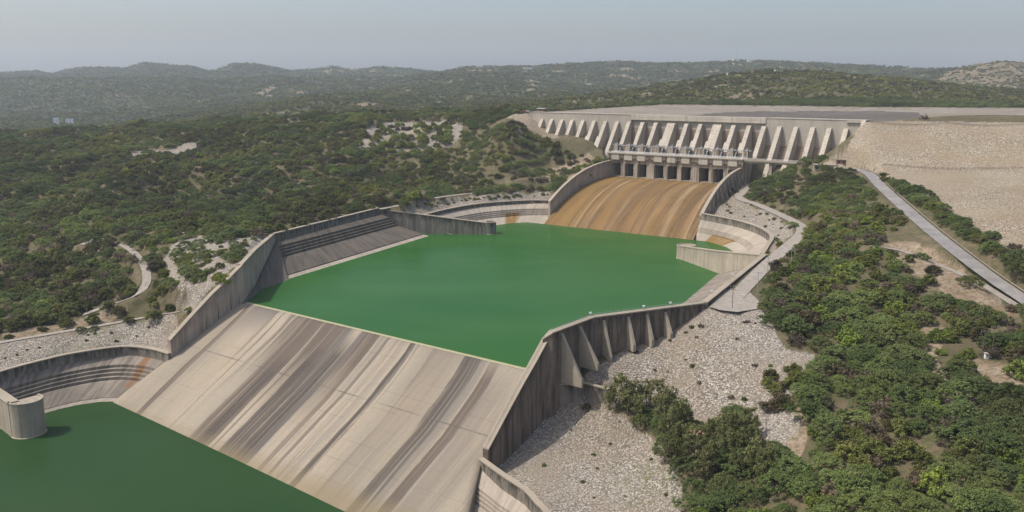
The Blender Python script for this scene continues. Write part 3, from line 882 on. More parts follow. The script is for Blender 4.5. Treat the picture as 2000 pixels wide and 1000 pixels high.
# ------------------------------------------------------------------ walls
def offset_line(pts, d):
    P = np.array([p[:2] for p in pts], float)
    T = np.gradient(P, axis=0)
    seg = np.diff(P, axis=0); seg /= np.linalg.norm(seg, axis=1)[:, None] + 1e-9
    ns = np.stack([-seg[:, 1], seg[:, 0]], -1)
    vn = np.vstack([ns[:1], ns[:-1] + ns[1:], ns[-1:]])
    vn /= np.linalg.norm(vn, axis=1)[:, None]
    k = np.ones(len(P))
    k[1:-1] = 1 / np.maximum(0.5, (vn[1:-1] * ns[:-1]).sum(1))
    return P + vn * (d * k)[:, None]


def wall_mesh(name, pts, zb, th, mat, parent, step=4.0, zb_out=None):
    """a wall along the line: front face on the line, back face th to its left"""
    P = dens_line(pts, step)
    n = len(P)
    O = offset_line(P, th)
    if np.isscalar(zb): zb = [zb] * n
    elif len(zb) != n: zb = list(np.interp(np.linspace(0, 1, n), np.linspace(0, 1, len(zb)), zb))
    s = np.concatenate([[0], np.cumsum(np.linalg.norm(np.diff(np.array(P)[:, :2], axis=0), axis=1))])
    vs = []; uv = []
    for i in range(n):
        zt = P[i][2]
        for (q, z) in ((P[i], zb[i]), (P[i], zt), (O[i], zt), (O[i], zb[i])):
            vs.append((q[0], q[1], z)); uv.append((s[i], zt - z))
    fs = []
    for i in range(n - 1):
        a, b = 4 * i, 4 * (i + 1)
        for k in range(3):
            fs.append((a + k, a + k + 1, b + k + 1, b + k))
    fs += [(0, 3, 2, 1), (4 * n - 4, 4 * n - 3, 4 * n - 2, 4 * n - 1)]
    return link_mesh(name, vs, fs, mat, parent, uv)


def coping(pts, th, mat, parent, step=4.0, over=0.25, h=0.5, name='coping'):
    P = dens_line(pts, step); n = len(P)
    sg = 1 if th > 0 else -1
    I = offset_line(P, -over * sg); O = offset_line(P, th + over * sg)
    vs = []; fs = []
    for i in range(n):
        z = P[i][2]
        vs += [(I[i][0], I[i][1], z + 0.003), (I[i][0], I[i][1], z + h), (O[i][0], O[i][1], z + h), (O[i][0], O[i][1], z + 0.003)]
    for i in range(n - 1):
        a, b = 4 * i, 4 * (i + 1)
        for k in range(4):
            fs.append((a + k, a + (k + 1) % 4, b + (k + 1) % 4, b + k))
    fs += [(0, 3, 2, 1), (4 * n - 4, 4 * n - 3, 4 * n - 2, 4 * n - 1)]
    return link_mesh(name, vs, fs, mat, parent)


def make_wall(name, pts, zb, th, mat, label, cat='wall', group=None, cop=True):
    c = pts[len(pts) // 2]
    z0 = zb if np.isscalar(zb) else min(zb)
    e = empty(name, (c[0], c[1], z0), label, cat, group)
    wall_mesh('wall_face', pts, zb, th, mat, e)
    if cop: coping(pts, th, M['conc_pale'], e)
    return e


G_TRAIN = 'training walls beside the chutes'
G_BASIN = 'curved basin walls'
cl = make_wall('training_wall', w_chute_l, -8, -2.0, M['conc_wall'], 'brownish concrete wall along the shaded left edge of the brown stained chute', group=G_TRAIN)
cr = make_wall('training_wall', w_chute_r, -8, 2.0, M['conc_wall'], 'concrete wall with slanting fins on the right edge of the brown stained chute', group=G_TRAIN)
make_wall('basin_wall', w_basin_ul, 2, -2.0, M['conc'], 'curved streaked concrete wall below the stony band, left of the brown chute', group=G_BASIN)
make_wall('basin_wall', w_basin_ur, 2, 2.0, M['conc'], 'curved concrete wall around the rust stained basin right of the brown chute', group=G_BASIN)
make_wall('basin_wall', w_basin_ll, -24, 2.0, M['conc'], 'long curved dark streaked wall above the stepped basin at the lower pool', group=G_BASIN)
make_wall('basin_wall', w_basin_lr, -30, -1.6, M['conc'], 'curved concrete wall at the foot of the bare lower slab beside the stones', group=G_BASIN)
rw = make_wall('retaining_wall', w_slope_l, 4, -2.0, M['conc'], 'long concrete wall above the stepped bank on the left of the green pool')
make_wall('retaining_wall', w_end_l, -6, -2.0, M['conc_wall'], 'tall smooth concrete wall at the left corner of the green pool')
make_wall('training_wall', w_train_l, [-6, -10, -16, -22, -28], -2.4, M['conc_wall'], 'sloping concrete wall down the left edge of the bare lower slab', group=G_TRAIN)
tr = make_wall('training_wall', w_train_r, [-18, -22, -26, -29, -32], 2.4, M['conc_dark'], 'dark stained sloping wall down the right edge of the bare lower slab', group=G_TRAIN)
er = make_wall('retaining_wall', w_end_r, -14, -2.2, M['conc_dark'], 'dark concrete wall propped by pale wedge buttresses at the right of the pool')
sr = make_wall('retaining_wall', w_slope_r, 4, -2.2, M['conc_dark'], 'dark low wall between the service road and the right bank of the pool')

# batter footing of left wall
# fins outside the upper right chute wall
dv = np.array(w_chute_r)[:, :2]
for k in range(11):
    tt = 0.05 + 0.85 * k / 10
    u, w = up_edge(tt * 0.98, 1)
    zt = float(chute_up_z(tt * 0.98)) + 14 - 3.2 * tt / 0.917
    m = MB(L)
    u0 = u + 3.45
    m.add([(u0, w - 0.6, zt - 1.5), (u0, w + 0.6, zt - 1.5), (u0, w - 0.6, zt - 15), (u0, w + 0.6, zt - 15), (u0 + 6.5, w - 0.6, zt - 15), (u0 + 6.5, w + 0.6, zt - 15)],
          [(0, 1, 3, 2), (0, 4, 5, 1), (0, 2, 4), (1, 5, 3), (2, 3, 5, 4)])
    m.build('fin', M['gate_conc'], cr)

# wedge buttresses outside the right pool wall
wl = np.array(w_end_r)
bt = [((1101, 650), (1148, 745)), ((1138, 637), (1178, 712)), ((1178, 623), (1198, 700)), ((1226, 617), (1243, 675)), ((1261, 612), (1277, 665)), ((1297, 607), (1309, 650))]
for (tpx, bpx) in bt:
    top = un(tpx[0], tpx[1] + 2, 18.0)
    # the nearest point of the wall line and its outward direction
    P = np.array([p[:2] for p in dens_line(w_end_r, 0.5)])
    i = int(np.argmin(np.linalg.norm(P - top[:2], axis=1))); i = min(max(i, 1), len(P) - 2)
    tdir = P[i + 1] - P[i - 1]; tdir /= np.linalg.norm(tdir)
    ndir = np.array([tdir[1], -tdir[0]])
    p0 = P[i] + ndir * 2.2
    d = ray(*bpx)
    # foot of the sloping edge: on the vertical plane through the buttress
    den = d[0] * ndir[1] - d[1] * ndir[0]
    s_ = (p0[0] * ndir[1] - p0[1] * ndir[0]) / den
    ft = np.array([d[0], d[1]]) * s_; zf = CAMZ + d[2] * s_
    ln = float((ft - p0) @ ndir); ln = min(max(ln, 6), 15) * 0.8
    ht = 0.6
    vs = []
    for sg in (-1, 1):
        o_ = tdir * ht * sg
        a = p0 - ndir * 4.4 + 0 * o_
        q0 = p0 + o_ - ndir * 2.2 * 0; q1 = q0 + ndir * ln
        vs += [(q0[0] + ndir[0] * .0, q0[1], 18.2), (q0[0], q0[1], zf - 3), (q1[0], q1[1], zf - 3), (q1[0], q1[1], zf)]
    fs = [(0, 1, 2, 3), (4, 7, 6, 5), (0, 3, 7, 4), (3, 2, 6, 7), (1, 5, 6, 2)]
    uv = [(ht * k, 18 - v[2]) for k, v in enumerate(vs)]
    link_mesh('buttress', vs, fs, M['conc_pale'], er, uv)

# low cross wall near the first buttress
cw_pts = [tuple(un(1092, 752, -2.2)), tuple(un(1142, 750, -2.2)), tuple(un(1188, 762, -2.8))]
make_wall('cross_wall', cw_pts, -14, 1.0, M['conc'], 'short low concrete wall beside the gum trees below the first buttress')

# ------------------------------------------------------------------ piers with round heads
def pier(name, line, th, nose_c, rad, adir, zn, zb, label, mat):
    e = empty(name, (nose_c[0], nose_c[1], zb), label, 'pier', 'round headed divider piers')
    wall_mesh('wall_face', line, zb, th, mat, e)
    n = 40
    vs = []; uv = []
    a0 = math.atan2(adir[1], adir[0])
    ring = []
    for i in range(n + 1):
        a = a0 - math.pi * 0.62 + 2 * math.pi * 0.62 * i / n
        ring.append((math.cos(a), math.sin(a)))
    for (r, z) in ((rad + 0.9, zb), (rad + 0.9, zb + 3.2 + (0 if zb < -30 else 0)), (rad, zb + 3.7), (rad, zn)):
        for i, (cx, cy) in enumerate(ring):
            vs.append((nose_c[0] + r * cx, nose_c[1] + r * cy, z)); uv.append((rad * i * 3.9 / n, zn - z))
    fs = []
    m_ = n + 1
    for k in range(3):
        fs += [(k * m_ + i, k * m_ + i + 1, (k + 1) * m_ + i + 1, (k + 1) * m_ + i) for i in range(n)]
        fs.append((k * m_ + n, k * m_, (k + 1) * m_, (k + 1) * m_ + n))
    fs.append(tuple(3 * m_ + i for i in range(m_)))
    link_mesh('round_head', vs, fs, mat, e, uv)
    # rim
    vs = []; fs = []
    for i, (cx, cy) in enumerate(ring):
        for r, z in ((rad + .15, zn + .004), (rad + .15, zn + .5), (rad - .6, zn + .5), (rad - .6, zn + .004)):
            vs.append((nose_c[0] + r * cx, nose_c[1] + r * cy, z))
    for i in range(n):
        a, b = 4 * i, 4 * i + 4
        fs += [(a + k, b + k, b + (k + 1) % 4, a + (k + 1) % 4) for k in range(4)]
    link_mesh('rim', vs, fs, M['conc_pale'], e)
    coping(line, th, M['conc_pale'], e)
    return e


pier('divider_pier', w_pier_ul, 3.0, (-17.5, 652.4), 5.5, (1, 0.0), 8.6, -3.5, 'grey wall tapering to a round head at the far left of the green pool', M['conc'])
pier('divider_pier', w_pier_ur, -3.0, (113.6, 557.2), 6.2, (-0.25, 0.97), 8.0, -3.5, 'cream sunlit wall with round head at the right of the green pool', M['conc_pale'])
pll = tuple(un(38, 786, -18.5)); 
pier('divider_pier', [(-260, 391, -20.6), (-235, 368, -20.6), (-211.5, 346.3, -20.6)], 4.0, (-206.8, 351.2), 6.6, (0.75, -0.6), -20.6, -38.9, 'stout rounded concrete pier standing in the lower pool', M['conc_pale'])


# ------------------------------------------------------------------ sloping banks
def loft(name, rows, mat, parent=None, stain=None, smooth=False):
    R = [np.array(r, float) for r in rows]
    n = len(R[0]); vs = []; uv = []; st = []
    acc = np.zeros(n)
    s = np.concatenate([[0], np.cumsum(np.linalg.norm(np.diff(R[0][:, :2], axis=0), axis=1))])
    for k, r in enumerate(R):
        if k: acc = acc + np.linalg.norm(r - R[k - 1], axis=1)
        for i in range(n):
            vs.append(tuple(r[i])); uv.append((s[i], acc[i])); st.append(stain(s[i], k / (len(R) - 1)) if stain else 0.0)
    fs = [(k * n + i, (k + 1) * n + i, (k + 1) * n + i + 1, k * n + i + 1) for k in range(len(R) - 1) for i in range(n - 1)]
    return link_mesh(name, vs, fs, mat, parent, uv, smooth, {'stain': st})


def resample(pts, n):
    P = np.array(pts, float)
    s = np.concatenate([[0], np.cumsum(np.linalg.norm(np.diff(P[:, :2], axis=0), axis=1))])
    q = np.linspace(0, s[-1], n)
    return np.stack([np.interp(q, s, P[:, k]) for k in range(P.shape[1])], -1)


def stepped(T, B, ztop, zbot, f0, nst, riser, tread, ledge=None, flat=0.2):
    """rows from the wall foot T to the water edge B with nst steps from fraction f0"""
    rows = []
    def row(f, z):
        r = T * (1 - f) + B * f
        rows.append(np.concatenate([r[:, :2], np.full((len(r), 1), z)], 1))
    slope_z = ztop - zbot
    z = ztop; f = 0.0
    row(0, z)
    z = ztop - slope_z * f0 * 0.9; row(f0, z); f = f0
    for i in range(nst):
        z -= riser; f += 0.004; row(f, z)
        z -= 0.06; f += tread; row(f, z)
    fe, ze = f, z
    for k in range(1, 6):
        ff = fe + (1 - fe) * k / 5
        row(ff, ze + (zbot - ze) * k / 5)
        if ledge and k == 4:
            row(ff + 0.004, ze + (zbot - ze) * k / 5 - ledge)
    sl = (ze - zbot) / (1 - fe)
    row(1.35, zbot - sl * 0.35)
    return rows


e = empty('stepped_bank', (-115, 560, -6), 'dark streaked sloping bank with long steps on the left of the green pool', 'embankment', 'stepped concrete banks')
T = resample([(-97.5, 646), (-146.5, 534.5)], 60); B = resample([(-62, 641), (-132.5, 489)], 60)
rows = stepped(T, B, 15.3, 0.0, 0.15, 4, 1.5, 0.05, 0.5)
loft('sloping_slab', rows[:-2], M['conc_slope'], e); loft('toe_ledge', rows[-3:], M['conc_light_slope'], e)
# foot along the corner wall
e2 = empty('wall_footing', (-135, 465, -3), 'narrow concrete footing at the water under the left corner wall', 'footing')
T2 = resample([(-146.4, 534), (-143, 481), (-138.9, 437)], 30); B2 = resample([(-130, 494), (-138.5, 470), (-138.0, 438)], 30)
loft('sloping_slab', [np.c_[T2[:, :2], np.interp(np.linspace(0, 1, 30), [0, .6, 1], [15, 2.0, 0.8])], np.c_[(T2 * .5 + B2 * .5)[:, :2], np.interp(np.linspace(0, 1, 30), [0, .6, 1], [7.5, 1.1, .55])], np.c_[B2[:, :2], np.full(30, 0.3)], np.c_[(B2 + (B2 - T2) * .25)[:, :2], np.full(30, -1.5)]], M['conc_slope'], e2)

e = empty('stepped_bank', (100, 430, -6), 'grey sloping bank below the dark wall on the right of the green pool', 'embankment', 'stepped concrete banks')
T = resample([(78, 356), (81, 361.8), (137, 469.2)], 50); B = resample([(66, 399), (90, 440), (122.5, 507)], 50)
loft('sloping_slab', stepped(T, B, 15.5, 0.0, 0.14, 4, 1.1, 0.045, 0.5), M['conc_bank'], e)

e = empty('stepped_bank', (-10, 680, -4), 'curved pale stepped bank in the basin left of the brown chute', 'embankment', 'stepped concrete banks')
T = resample([(p[0] + 0.3, p[1] - 0.1) for p in w_basin_ul], 50)
B = resample([tuple(un(*p, 0)[:2]) for p in ((1068, 434), (1040, 433.5), (1000, 435.5), (960, 441), (920, 449), (880, 458))], 50)
loft('sloping_slab', stepped(T, B, 11.5, 0.0, 0.3, 4, 1.2, 0.05, None), M['conc_light_slope'], e,
     stain=lambda s, k: 1.0 if 40 < s < 54 and k > 0.3 else (0.0))
e = empty('stepped_bank', (150, 560, -4), 'curved bank with rusty wet streaks in the basin right of the brown chute', 'embankment', 'stepped concrete banks')
T = resample([(p[0] - 0.2, p[1]) for p in w_basin_ur], 60)
B = resample([tuple(un(*p, 0)[:2]) for p in ((1357, 466), (1390, 474), (1420, 483), (1432, 491), (1428, 502), (1410, 512))], 60)
loft('sloping_slab', stepped(T, B, 13.5, 0.0, 0.42, 4, 0.95, 0.04, None), M['conc_light_slope'], e,
     stain=lambda s, k: 0.95 if 20 < s < 58 and k > 0.45 else 0.0)
# sloping corner fillet panels beside the chute ends
e = empty('stepped_bank', (-205, 385, -38), 'curved stained bank with dark long steps at the lower pool', 'embankment', 'stepped concrete banks')
T = resample([(p[0], p[1] - 0.2) for p in w_basin_ll], 70)
B = resample([tuple(un(*p, -35.4)[:2]) for p in ((259, 792), (230, 783.5), (192, 785), (150, 791), (115, 799), (60, 815), (0, 838), (-60, 862))], 70)
rows = stepped(T, B, -20.5, -35.4, 0.26, 4, 1.4, 0.065, 0.25)
loft('toe_ledge', rows[-3:], M['conc_light_slope'], e)
loft('sloping_slab', rows[:-2], M['conc_bank'], e,
     stain=lambda s, k: 0.8 if 14 < s < 18.5 and k < .75 else 0.0)
e = empty('stepped_bank', (10, 265, -38), 'pale sloping bank inside the curved wall at the bottom of the slab', 'embankment', 'stepped concrete banks')
T = resample([(p[0] - 0.3, p[1] - 0.1) for p in w_basin_lr], 50)
B = resample([tuple(un(*p, -35.4)[:2]) for p in ((905, 1070), (930, 1075), (960, 1090), (985, 1115), (1000, 1150))], 50)
rows = [np.concatenate([r[:1] - [0, 0, 9], r]) for r in stepped(T, B, -20.5, -35.4, 0.3, 4, 1.0, 0.035, 0.25)]
loft('sloping_slab', rows, M['conc_light_slope'], e)

# ------------------------------------------------------------------ chutes
e = empty('spillway_chute', L(36, -370, 0), 'broad curved chute stained orange brown by running water', 'spillway')
vs = []; uv = []; fs = []
nt, nu = 60, 60
for i in range(nt + 1):
    tt = -0.04 + 1.16 * i / nt
    (u0, w), (u1, _) = up_edge(tt, -1), up_edge(tt, 1)
    z = float(chute_up_z(tt)) if tt < 1 else -0.58 * (tt - 1) * 120
    for j in range(nu + 1):
        f = j / nu
        vs.append(L(u0 - 0.6 + (u1 - u0 + 1.2) * f, w, z)); uv.append((f * 125, (tt + .04) * 125))
for i in range(nt):
    for j in range(nu):
        a = i * (nu + 1) + j
        fs.append((a, a + nu + 1, a + nu + 2, a + 1))
link_mesh('chute_floor', vs, fs, M['chute_up'], e, uv, True)

e = empty('spillway_slab', L(97, 40, -35), 'wide bare concrete slab with long brown streaks between the two pools', 'spillway')
def to_uw(p):
    q = np.array(p[:2]) - A0
    return float(q @ EU), float(q @ EW)


ET = to_uw((w_basin_lr[0][0] - .3, w_basin_lr[0][1] - .1)); EB = to_uw(un(905, 1070, -35.4))
vs = []; uv = []; fs = []
ns = 60
for i in range(ns + 1):
    s = -5 + 115 * i / ns
    for j in range(nu + 1):
        f = j / nu
        sk = s if s < 40 else 40 + (s - 40) * (1 - 0.27 * f)
        z = float(chute_low_z(sk)) - 0.06
        u = -0.8 + (WR + 1.6) * f
        if s > 42: u = -8 * min(1, (s - 42) / 30) * (1 - f) + (u if f else u)
        if s > ET[1]: u += (ET[0] + (EB[0] - ET[0]) * (s - ET[1]) / (EB[1] - ET[1]) - WR - .8) * f
        vs.append(L(u, s, z)); uv.append((u, max(s, 0) * 1.15 if s >= 0 else s))
    vs.append(L(u, s, z - 9)); uv.append((u + 9, max(s, 0) * 1.15))
for i in range(ns):
    for j in range(nu + 1):
        a = i * (nu + 2) + j
        fs.append((a, a + nu + 2, a + nu + 3, a + 1))
link_mesh('slab_face', vs, fs, M['chute_low'], e, uv, True)
m = MB(L); m.add([(0, -0.9, 0.03), (WR, -0.9, 0.03), (WR, 0.3, 0.0), (0, 0.3, 0.0), (0, 0.9, -0.22), (WR, 0.9, -0.22)], [(0, 3, 2, 1), (3, 4, 5, 2)])
m.build('algae_edge', M['algae'], e)

# ------------------------------------------------------------------ water
pool = [L(-40, -305), L(110, -310), (166, 600), (168, 540), (140, 480), (80, 362), (30, 337), L(WR, -0.6), L(0, -0.6), (-143, 460), (-150, 535), (-103, 652), (-62, 655), (-40, 690)]
wv = [(p[0], p[1], 0.0) for p in pool]
o = link_mesh('water', wv, [tuple(range(len(wv)))], M['water']); tag(o, kind='structure')
low = [L(-10, 60), L(WR + 4, 60), (30, 225), (10, 90), (-330, 120), (-340, 340), (-245, 400), (-190, 400)]
o = link_mesh('water', [(p[0], p[1], -35.4) for p in low], [tuple(range(len(low)))], M['water_low']); tag(o, kind='structure')

# ------------------------------------------------------------------ dam
def plane_a(px, py):
    """distance along the dam where the sight line meets the dam wall plane"""
    d = ray(px, py)[:2]
    Mx = np.array([[d[0], -DD[0]], [d[1], -DD[1]]])
    return float(np.linalg.solve(Mx, DO)[1])


ZCR = 82.0
a_l, a_r = plane_a(1233, 226), plane_a(1497, 232)
dam = empty('buttress_dam', D(170, 0, 40), 'long pale concrete dam wall with sloping buttresses across the head of the spillway', 'dam')
m = MB(D)
m.box(0, a_l, -12, 0, 25, ZCR); m.box(a_r, 345, -12, 0, 25, ZCR)
m.box(a_l + .002, a_r - .002, -12, -2.2, 70.0, ZCR - 4.5)
m.build('wall', M['dam'], dam)
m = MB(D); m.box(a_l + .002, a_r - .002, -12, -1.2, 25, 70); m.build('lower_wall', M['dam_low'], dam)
m = MB(D); m.box(a_l, a_r, -12, 0.6, ZCR - 4.496, ZCR + 0.3); m.build('crest_beam', M['butt'], dam)
m = MB(D); m.box(-3, a_l - .003, -12.2, 0.35, ZCR + .003, ZCR + 0.6); m.build('parapet', M['dam'], dam)
m = MB(D); m.box(a_r + .003, 346, -12.2, 0.35, ZCR + .003, ZCR + 0.6); m.build('parapet', M['dam'], dam)
bpx = [(1060, 1), (1079, 1), (1099, 1), (1119, 1), (1140, 1), (1162, 1), (1184, 1), (1207, 1), (1230, 1), (1257, 1), (1283, 1), (1313, 2), (1343, 1), (1370, 1), (1403, 2), (1435, 1), (1465, 1), (1494, 1), (1524, 1), (1556, 1), (1589, 1), (1621, 1), (1654, 1)]
zbase_for = lambda px: 30.0
for px, wide in bpx:
    yy_ = 232 + (px - 1060) * 14 / 594
    a = plane_a(px, yy_)
    hw = 2.0 if wide == 1 else 4.2
    zt = ZCR - 6.6
    zb = 34.0
    top_n = 2.2 if a_l < a < a_r else 1.6
    sl = 0.62
    m = MB(D)
    back = -2.0 if a_l < a < a_r else 0.004
    if a_l < a < a_r:
        m.prism_a(a - hw, a + hw, [(-1.196, zb), (-2.19, 70.2), (-2.19, zt - 0.5), (top_n - 1.0, zt), (top_n, zt - 0.4), (top_n + sl * (zt - zb), zb)])
    else:
        m.prism_a(a - hw, a + hw, [(0.004, zb), (0.004, zt), (top_n, zt - 0.3), (top_n + sl * (zt - zb), zb)])
    m.build('buttress', M['butt'], dam)
    if px in (1162, 1184, 1435, 1370, 1465, 1313, 1403, 1343):
        m = MB(D)
        z1 = 60.5
        m.prism_a(a - hw - 1.6, a - hw - 0.003, [(0, zb), (0, z1), (top_n + sl * (zt - z1) - 0.3, z1), (top_n + sl * (zt - zb) - 0.3, zb)])
        m.build('step_block', M['butt'], dam)
# stepped apron blocks between the outer buttresses
sp = [plane_a(px, 240) for px, _ in bpx]
for i in list(range(3, 8)) + list(range(17, 22)):
    a0, a1 = sp[i] + 2.1, sp[i + 1] - 2.1
    m = MB(D)
    for k in range(7):
        z1 = 59 - 2.2 * k
        m.box(a0, a1, 0.003, 1.6 + 1.35 * k, z1 - 2.2 + (0.004 if k else 0), z1 - 0.002 * k)
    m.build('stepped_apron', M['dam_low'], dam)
# end wall of the dam on the right
ae = plane_a(1688, 238)
m = MB(D); m.prism_a(ae - 1.5, ae + 1.8, [(0.004, 50), (0.004, ZCR + 0.9), (1.2, ZCR + 0.9), (16, 62), (16, 50)]); m.build('end_wall', M['butt'], dam)
m = MB(D); m.box(ae - 14, ae - 1.6, 0.36, 1.6, ZCR - 1.6, ZCR - 0.2); m.build('ledge', M['butt'], dam)

# ------------------------------------------------------------------ gatehouse
gh = empty('gate_structure', L(26, -436, 28), 'row of dark gate openings under a stained concrete deck above the brown chute', 'spillway gates')
ow, pw, pwide = 9.15, 4.1, 7.6
u = -34.6
piers = []; opens = []
for i in range(9):
    opens.append((u, u + ow)); u += ow
    w_ = pwide if i in (2, 5) else pw
    if i < 8: piers.append((u, u + w_)); u += w_
uend = u
WF = -431.0
ZS = UZ0 + 0.35
m = MB(L); m.box(-36, uend + 3, WF - 26, WF + 1.3, 20, ZS - 0.004); m.build('sill', M['gate_conc'], gh)
for k in range(9):
    a, b = opens[k]
    for f in (0.12, 0.22, 0.78, 0.88):
        m = MB(L); m.box(a + ow * f - .35, a + ow * f + .35, WF + 1.302, WF + 1.9, ZS - 2.0, ZS - 0.1)
        m.build('baffle_block', M['black'], gh)
for (a, b) in piers:
    m = MB(L)
    m.prism_z([(a, WF), (b, WF), (b, WF - 26), (a, WF - 26)], ZS, 40.2)
    m.build('gate_pier', M['gate_conc'], gh)
for a, b in ((-38.5, -34.6), (uend, uend + 4)):
    m = MB(L); m.box(a, b, WF - 26, WF + .4, 20, 40.2); m.build('side_pier', M['gate_conc'], gh)
m = MB(L); m.box(-38.5, uend + 4, WF - 26, WF - 0.2, 40.204, 48.9); m.build('headwall', M['gate_conc'], gh)
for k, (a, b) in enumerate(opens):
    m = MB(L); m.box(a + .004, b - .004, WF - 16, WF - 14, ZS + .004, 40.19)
    m.build('gate_leaf', M['shaded_steel'], gh)
    m = MB(L); m.prism_a(a + 0.6, b - 0.6, [(WF - .196, 42.3), (WF - .196, 48.7), (WF + 2.4, 48.7), (WF + 2.4, 43.6)])
    m.build('anchor_block', M['butt'], gh)
for (a, b) in [(-38.3, -34.8)] + piers + [(uend, uend + 3.8)]:
    m = MB(L); nseg = 8
    x0, x1 = a - .7, b + .7
    poly = [(x0, 48.65), (x0, 44.6)] + [(x0 + (x1 - x0) * (.15 + .7 * i / nseg), 44.6 + 1.1 * math.sin(math.pi * i / nseg) ** .6) for i in range(nseg + 1)] + [(x1, 44.6), (x1, 48.65)]
    n = len(poly)
    m.add([(x, WF - .19, z) for x, z in poly] + [(x, WF + 1.7, z) for x, z in poly],
          [tuple(range(n)), tuple(range(2 * n - 1, n - 1, -1))] + [(i, n + i, n + (i + 1) % n, (i + 1) % n) for i in range(n)])
    m.build('bracket', M['gate_conc'], gh)
m = MB(L); m.box(-39, uend + 4.5, WF - 7, WF + 3.0, 48.91, 49.7); m.build('deck', M['conc_pale'], gh)
rl = MB(L)
for w_ in (WF + 2.8, WF - 6.7):
    for z in (50.3, 50.9):
        rl.tube((-39, w_, z), (uend + 4.5, w_, z), 0.09, n=4)
    for k in range(50):
        uu = -39 + (uend + 43.5) * k / 49
        rl.tube((uu, w_, 49.6), (uu, w_, 50.95), 0.08, n=4)
rl.build('railing', M['steel'], gh)
allp = [(-38.5, -34.6)] + piers + [(uend, uend + 4)]
for k, (a, b) in enumerate(allp):
    m = MB(L); m.box(a, b, WF - 20, WF - 9, 48.904, 56.0); m.build('hoist_pier', M['gate_conc'], gh)
    m = MB(L)
    c_ = (a + b) / 2
    m.box(c_ - 1.2, c_ + 1.2, WF - 12.5, WF - 10.2, 56.004, 57.3); m.box(c_ - 3.6, c_ - 2.2, WF - 12, WF - 10.5, 55.6, 56.6); m.box(c_ + 2.2, c_ + 3.6, WF - 12, WF - 10.5, 55.6, 56.6)
    m.tube((c_ - 3, WF - 11, 57.3), (c_ - 3, WF - 11, 56), .3); m.tube((c_ + .4, WF - 11, 58.6), (c_ + .4, WF - 11, 57.2), .35)
    m.build('hoist_motor', M['steel'], gh)
    if k < len(allp) - 1:
        nx = allp[k + 1]
        m = MB(L); m.box(b + .003, nx[0] - .003, WF - 12.4, WF - 11.4, 55.1, 55.9); m.build('hoist_beam', M['steel'], gh)
        m = MB(L); m.box(b + .003, nx[0] - .003, WF - 20, WF - 17.5, 48.904, 53.6); m.build('breast_wall', M['gate_conc'], gh)
        m = MB(L)
        m.add([(b + .8, WF - 9.2, 49.0), (b + 1.7, WF - 9.2, 49.0), (b + 2.4, WF - 12, 55), (b + 1.5, WF - 12, 55)], [(0, 1, 2, 3)])
        m.tube((b + 1.2, WF - 9, 48.95), (b + 2.2, WF - 12, 55.2), .25); m.tube((nx[0] - 1.4, WF - 9, 48.95), (nx[0] - .9, WF - 12, 55.2), .25)
        m.build('hoist_strut', M['steel'], gh)

# bridge to the right bank
br = empty('access_bridge', L(uend + 25, WF - 2, 40), 'slim concrete bridge from the gate deck to the right bank', 'bridge')
m = MB(L); m.box(uend + 4.6, uend + 52, WF - 4.5, WF + 1.0, 48.2, 49.5); m.build('bridge_deck', M['conc_pale'], br)
m = MB(L); m.box(uend + 4.6, uend + 52, WF - 4.0, WF + 0.4, 46.9, 48.196); m.build('girder', M['gate_conc'], br)
m = MB(L); m.box(uend + 26, uend + 28.4, WF - 3.4, WF - .2, 30, 46.89); m.build('bridge_pier', M['gate_conc'], br)
m = MB(L)
for w_ in (WF + .9, WF - 4.4):
    m.tube((uend + 4.6, w_, 50.4), (uend + 52, w_, 50.4), .08, n=4)
    for k in range(16):
        m.tube((uend + 5 + 3.1 * k, w_, 49.4), (uend + 5 + 3.1 * k, w_, 50.45), .07, n=4)
m.build('railing', M['steel'], br)


# ------------------------------------------------------------------ trees
def leaf_mesh(name, clumps, per, size, mat, seed, flat=0.0, up=0.35):
    """leaf sprays: clumps = (x, y, z, rx, ry, rz); small quads spread through each clump"""
    r = np.random.default_rng(seed)
    V = []; lf = []
    cen = np.mean([c[:3] for c in clumps], 0)
    for (cx, cy, cz, rx, ry, rz) in clumps:
        d = r.normal(size=(per, 3)); d /= np.linalg.norm(d, axis=1)[:, None]
        rad = r.uniform(0.15, 1.12, (per, 1))
        p = d * rad * [rx, ry, rz] + [cx, cy, cz]
        nrm = d * 0.6 + r.normal(size=(per, 3)) * 0.5 + [0, 0, up]
        if flat: nrm[:, :2] *= (1 - flat)
        nrm /= np.linalg.norm(nrm, axis=1)[:, None]
        a = np.cross(nrm, r.normal(size=(per, 3))); a /= np.linalg.norm(a, axis=1)[:, None]
        b = np.cross(nrm, a)
        s = size * r.uniform(0.6, 1.4, (per, 1)); e = r.uniform(0.5, 0.9, (per, 1))
        base = r.uniform(0, 1)
        for k, (sa, sb) in enumerate(((-1, -.25), (-.1, -1), (1, .1), (.15, 1))):
            pass
        q = np.stack([p - a * s, p - b * s * e, p + a * s, p + b * s * e], 1)
        V.append(q.reshape(-1, 3)); lf.append(np.repeat(np.clip(base * 0.5 + r.uniform(0, .5, per), 0, 1), 4))
    V = np.concatenate(V); lf = np.concatenate(lf)
    n = len(V) // 4
    me = bpy.data.meshes.new(name)
    me.vertices.add(len(V)); me.vertices.foreach_set('co', V.astype(np.float32).ravel())
    me.loops.add(4 * n); me.polygons.add(n)
    me.loops.foreach_set('vertex_index', np.arange(4 * n, dtype=np.int32))
    me.polygons.foreach_set('loop_start', np.arange(0, 4 * n, 4, dtype=np.int32))
    me.update(calc_edges=True)
    at = me.attributes.new('leaf', 'FLOAT', 'POINT'); at.data.foreach_set('value', lf.astype(np.float32))
    me.materials.append(mat)
    return me


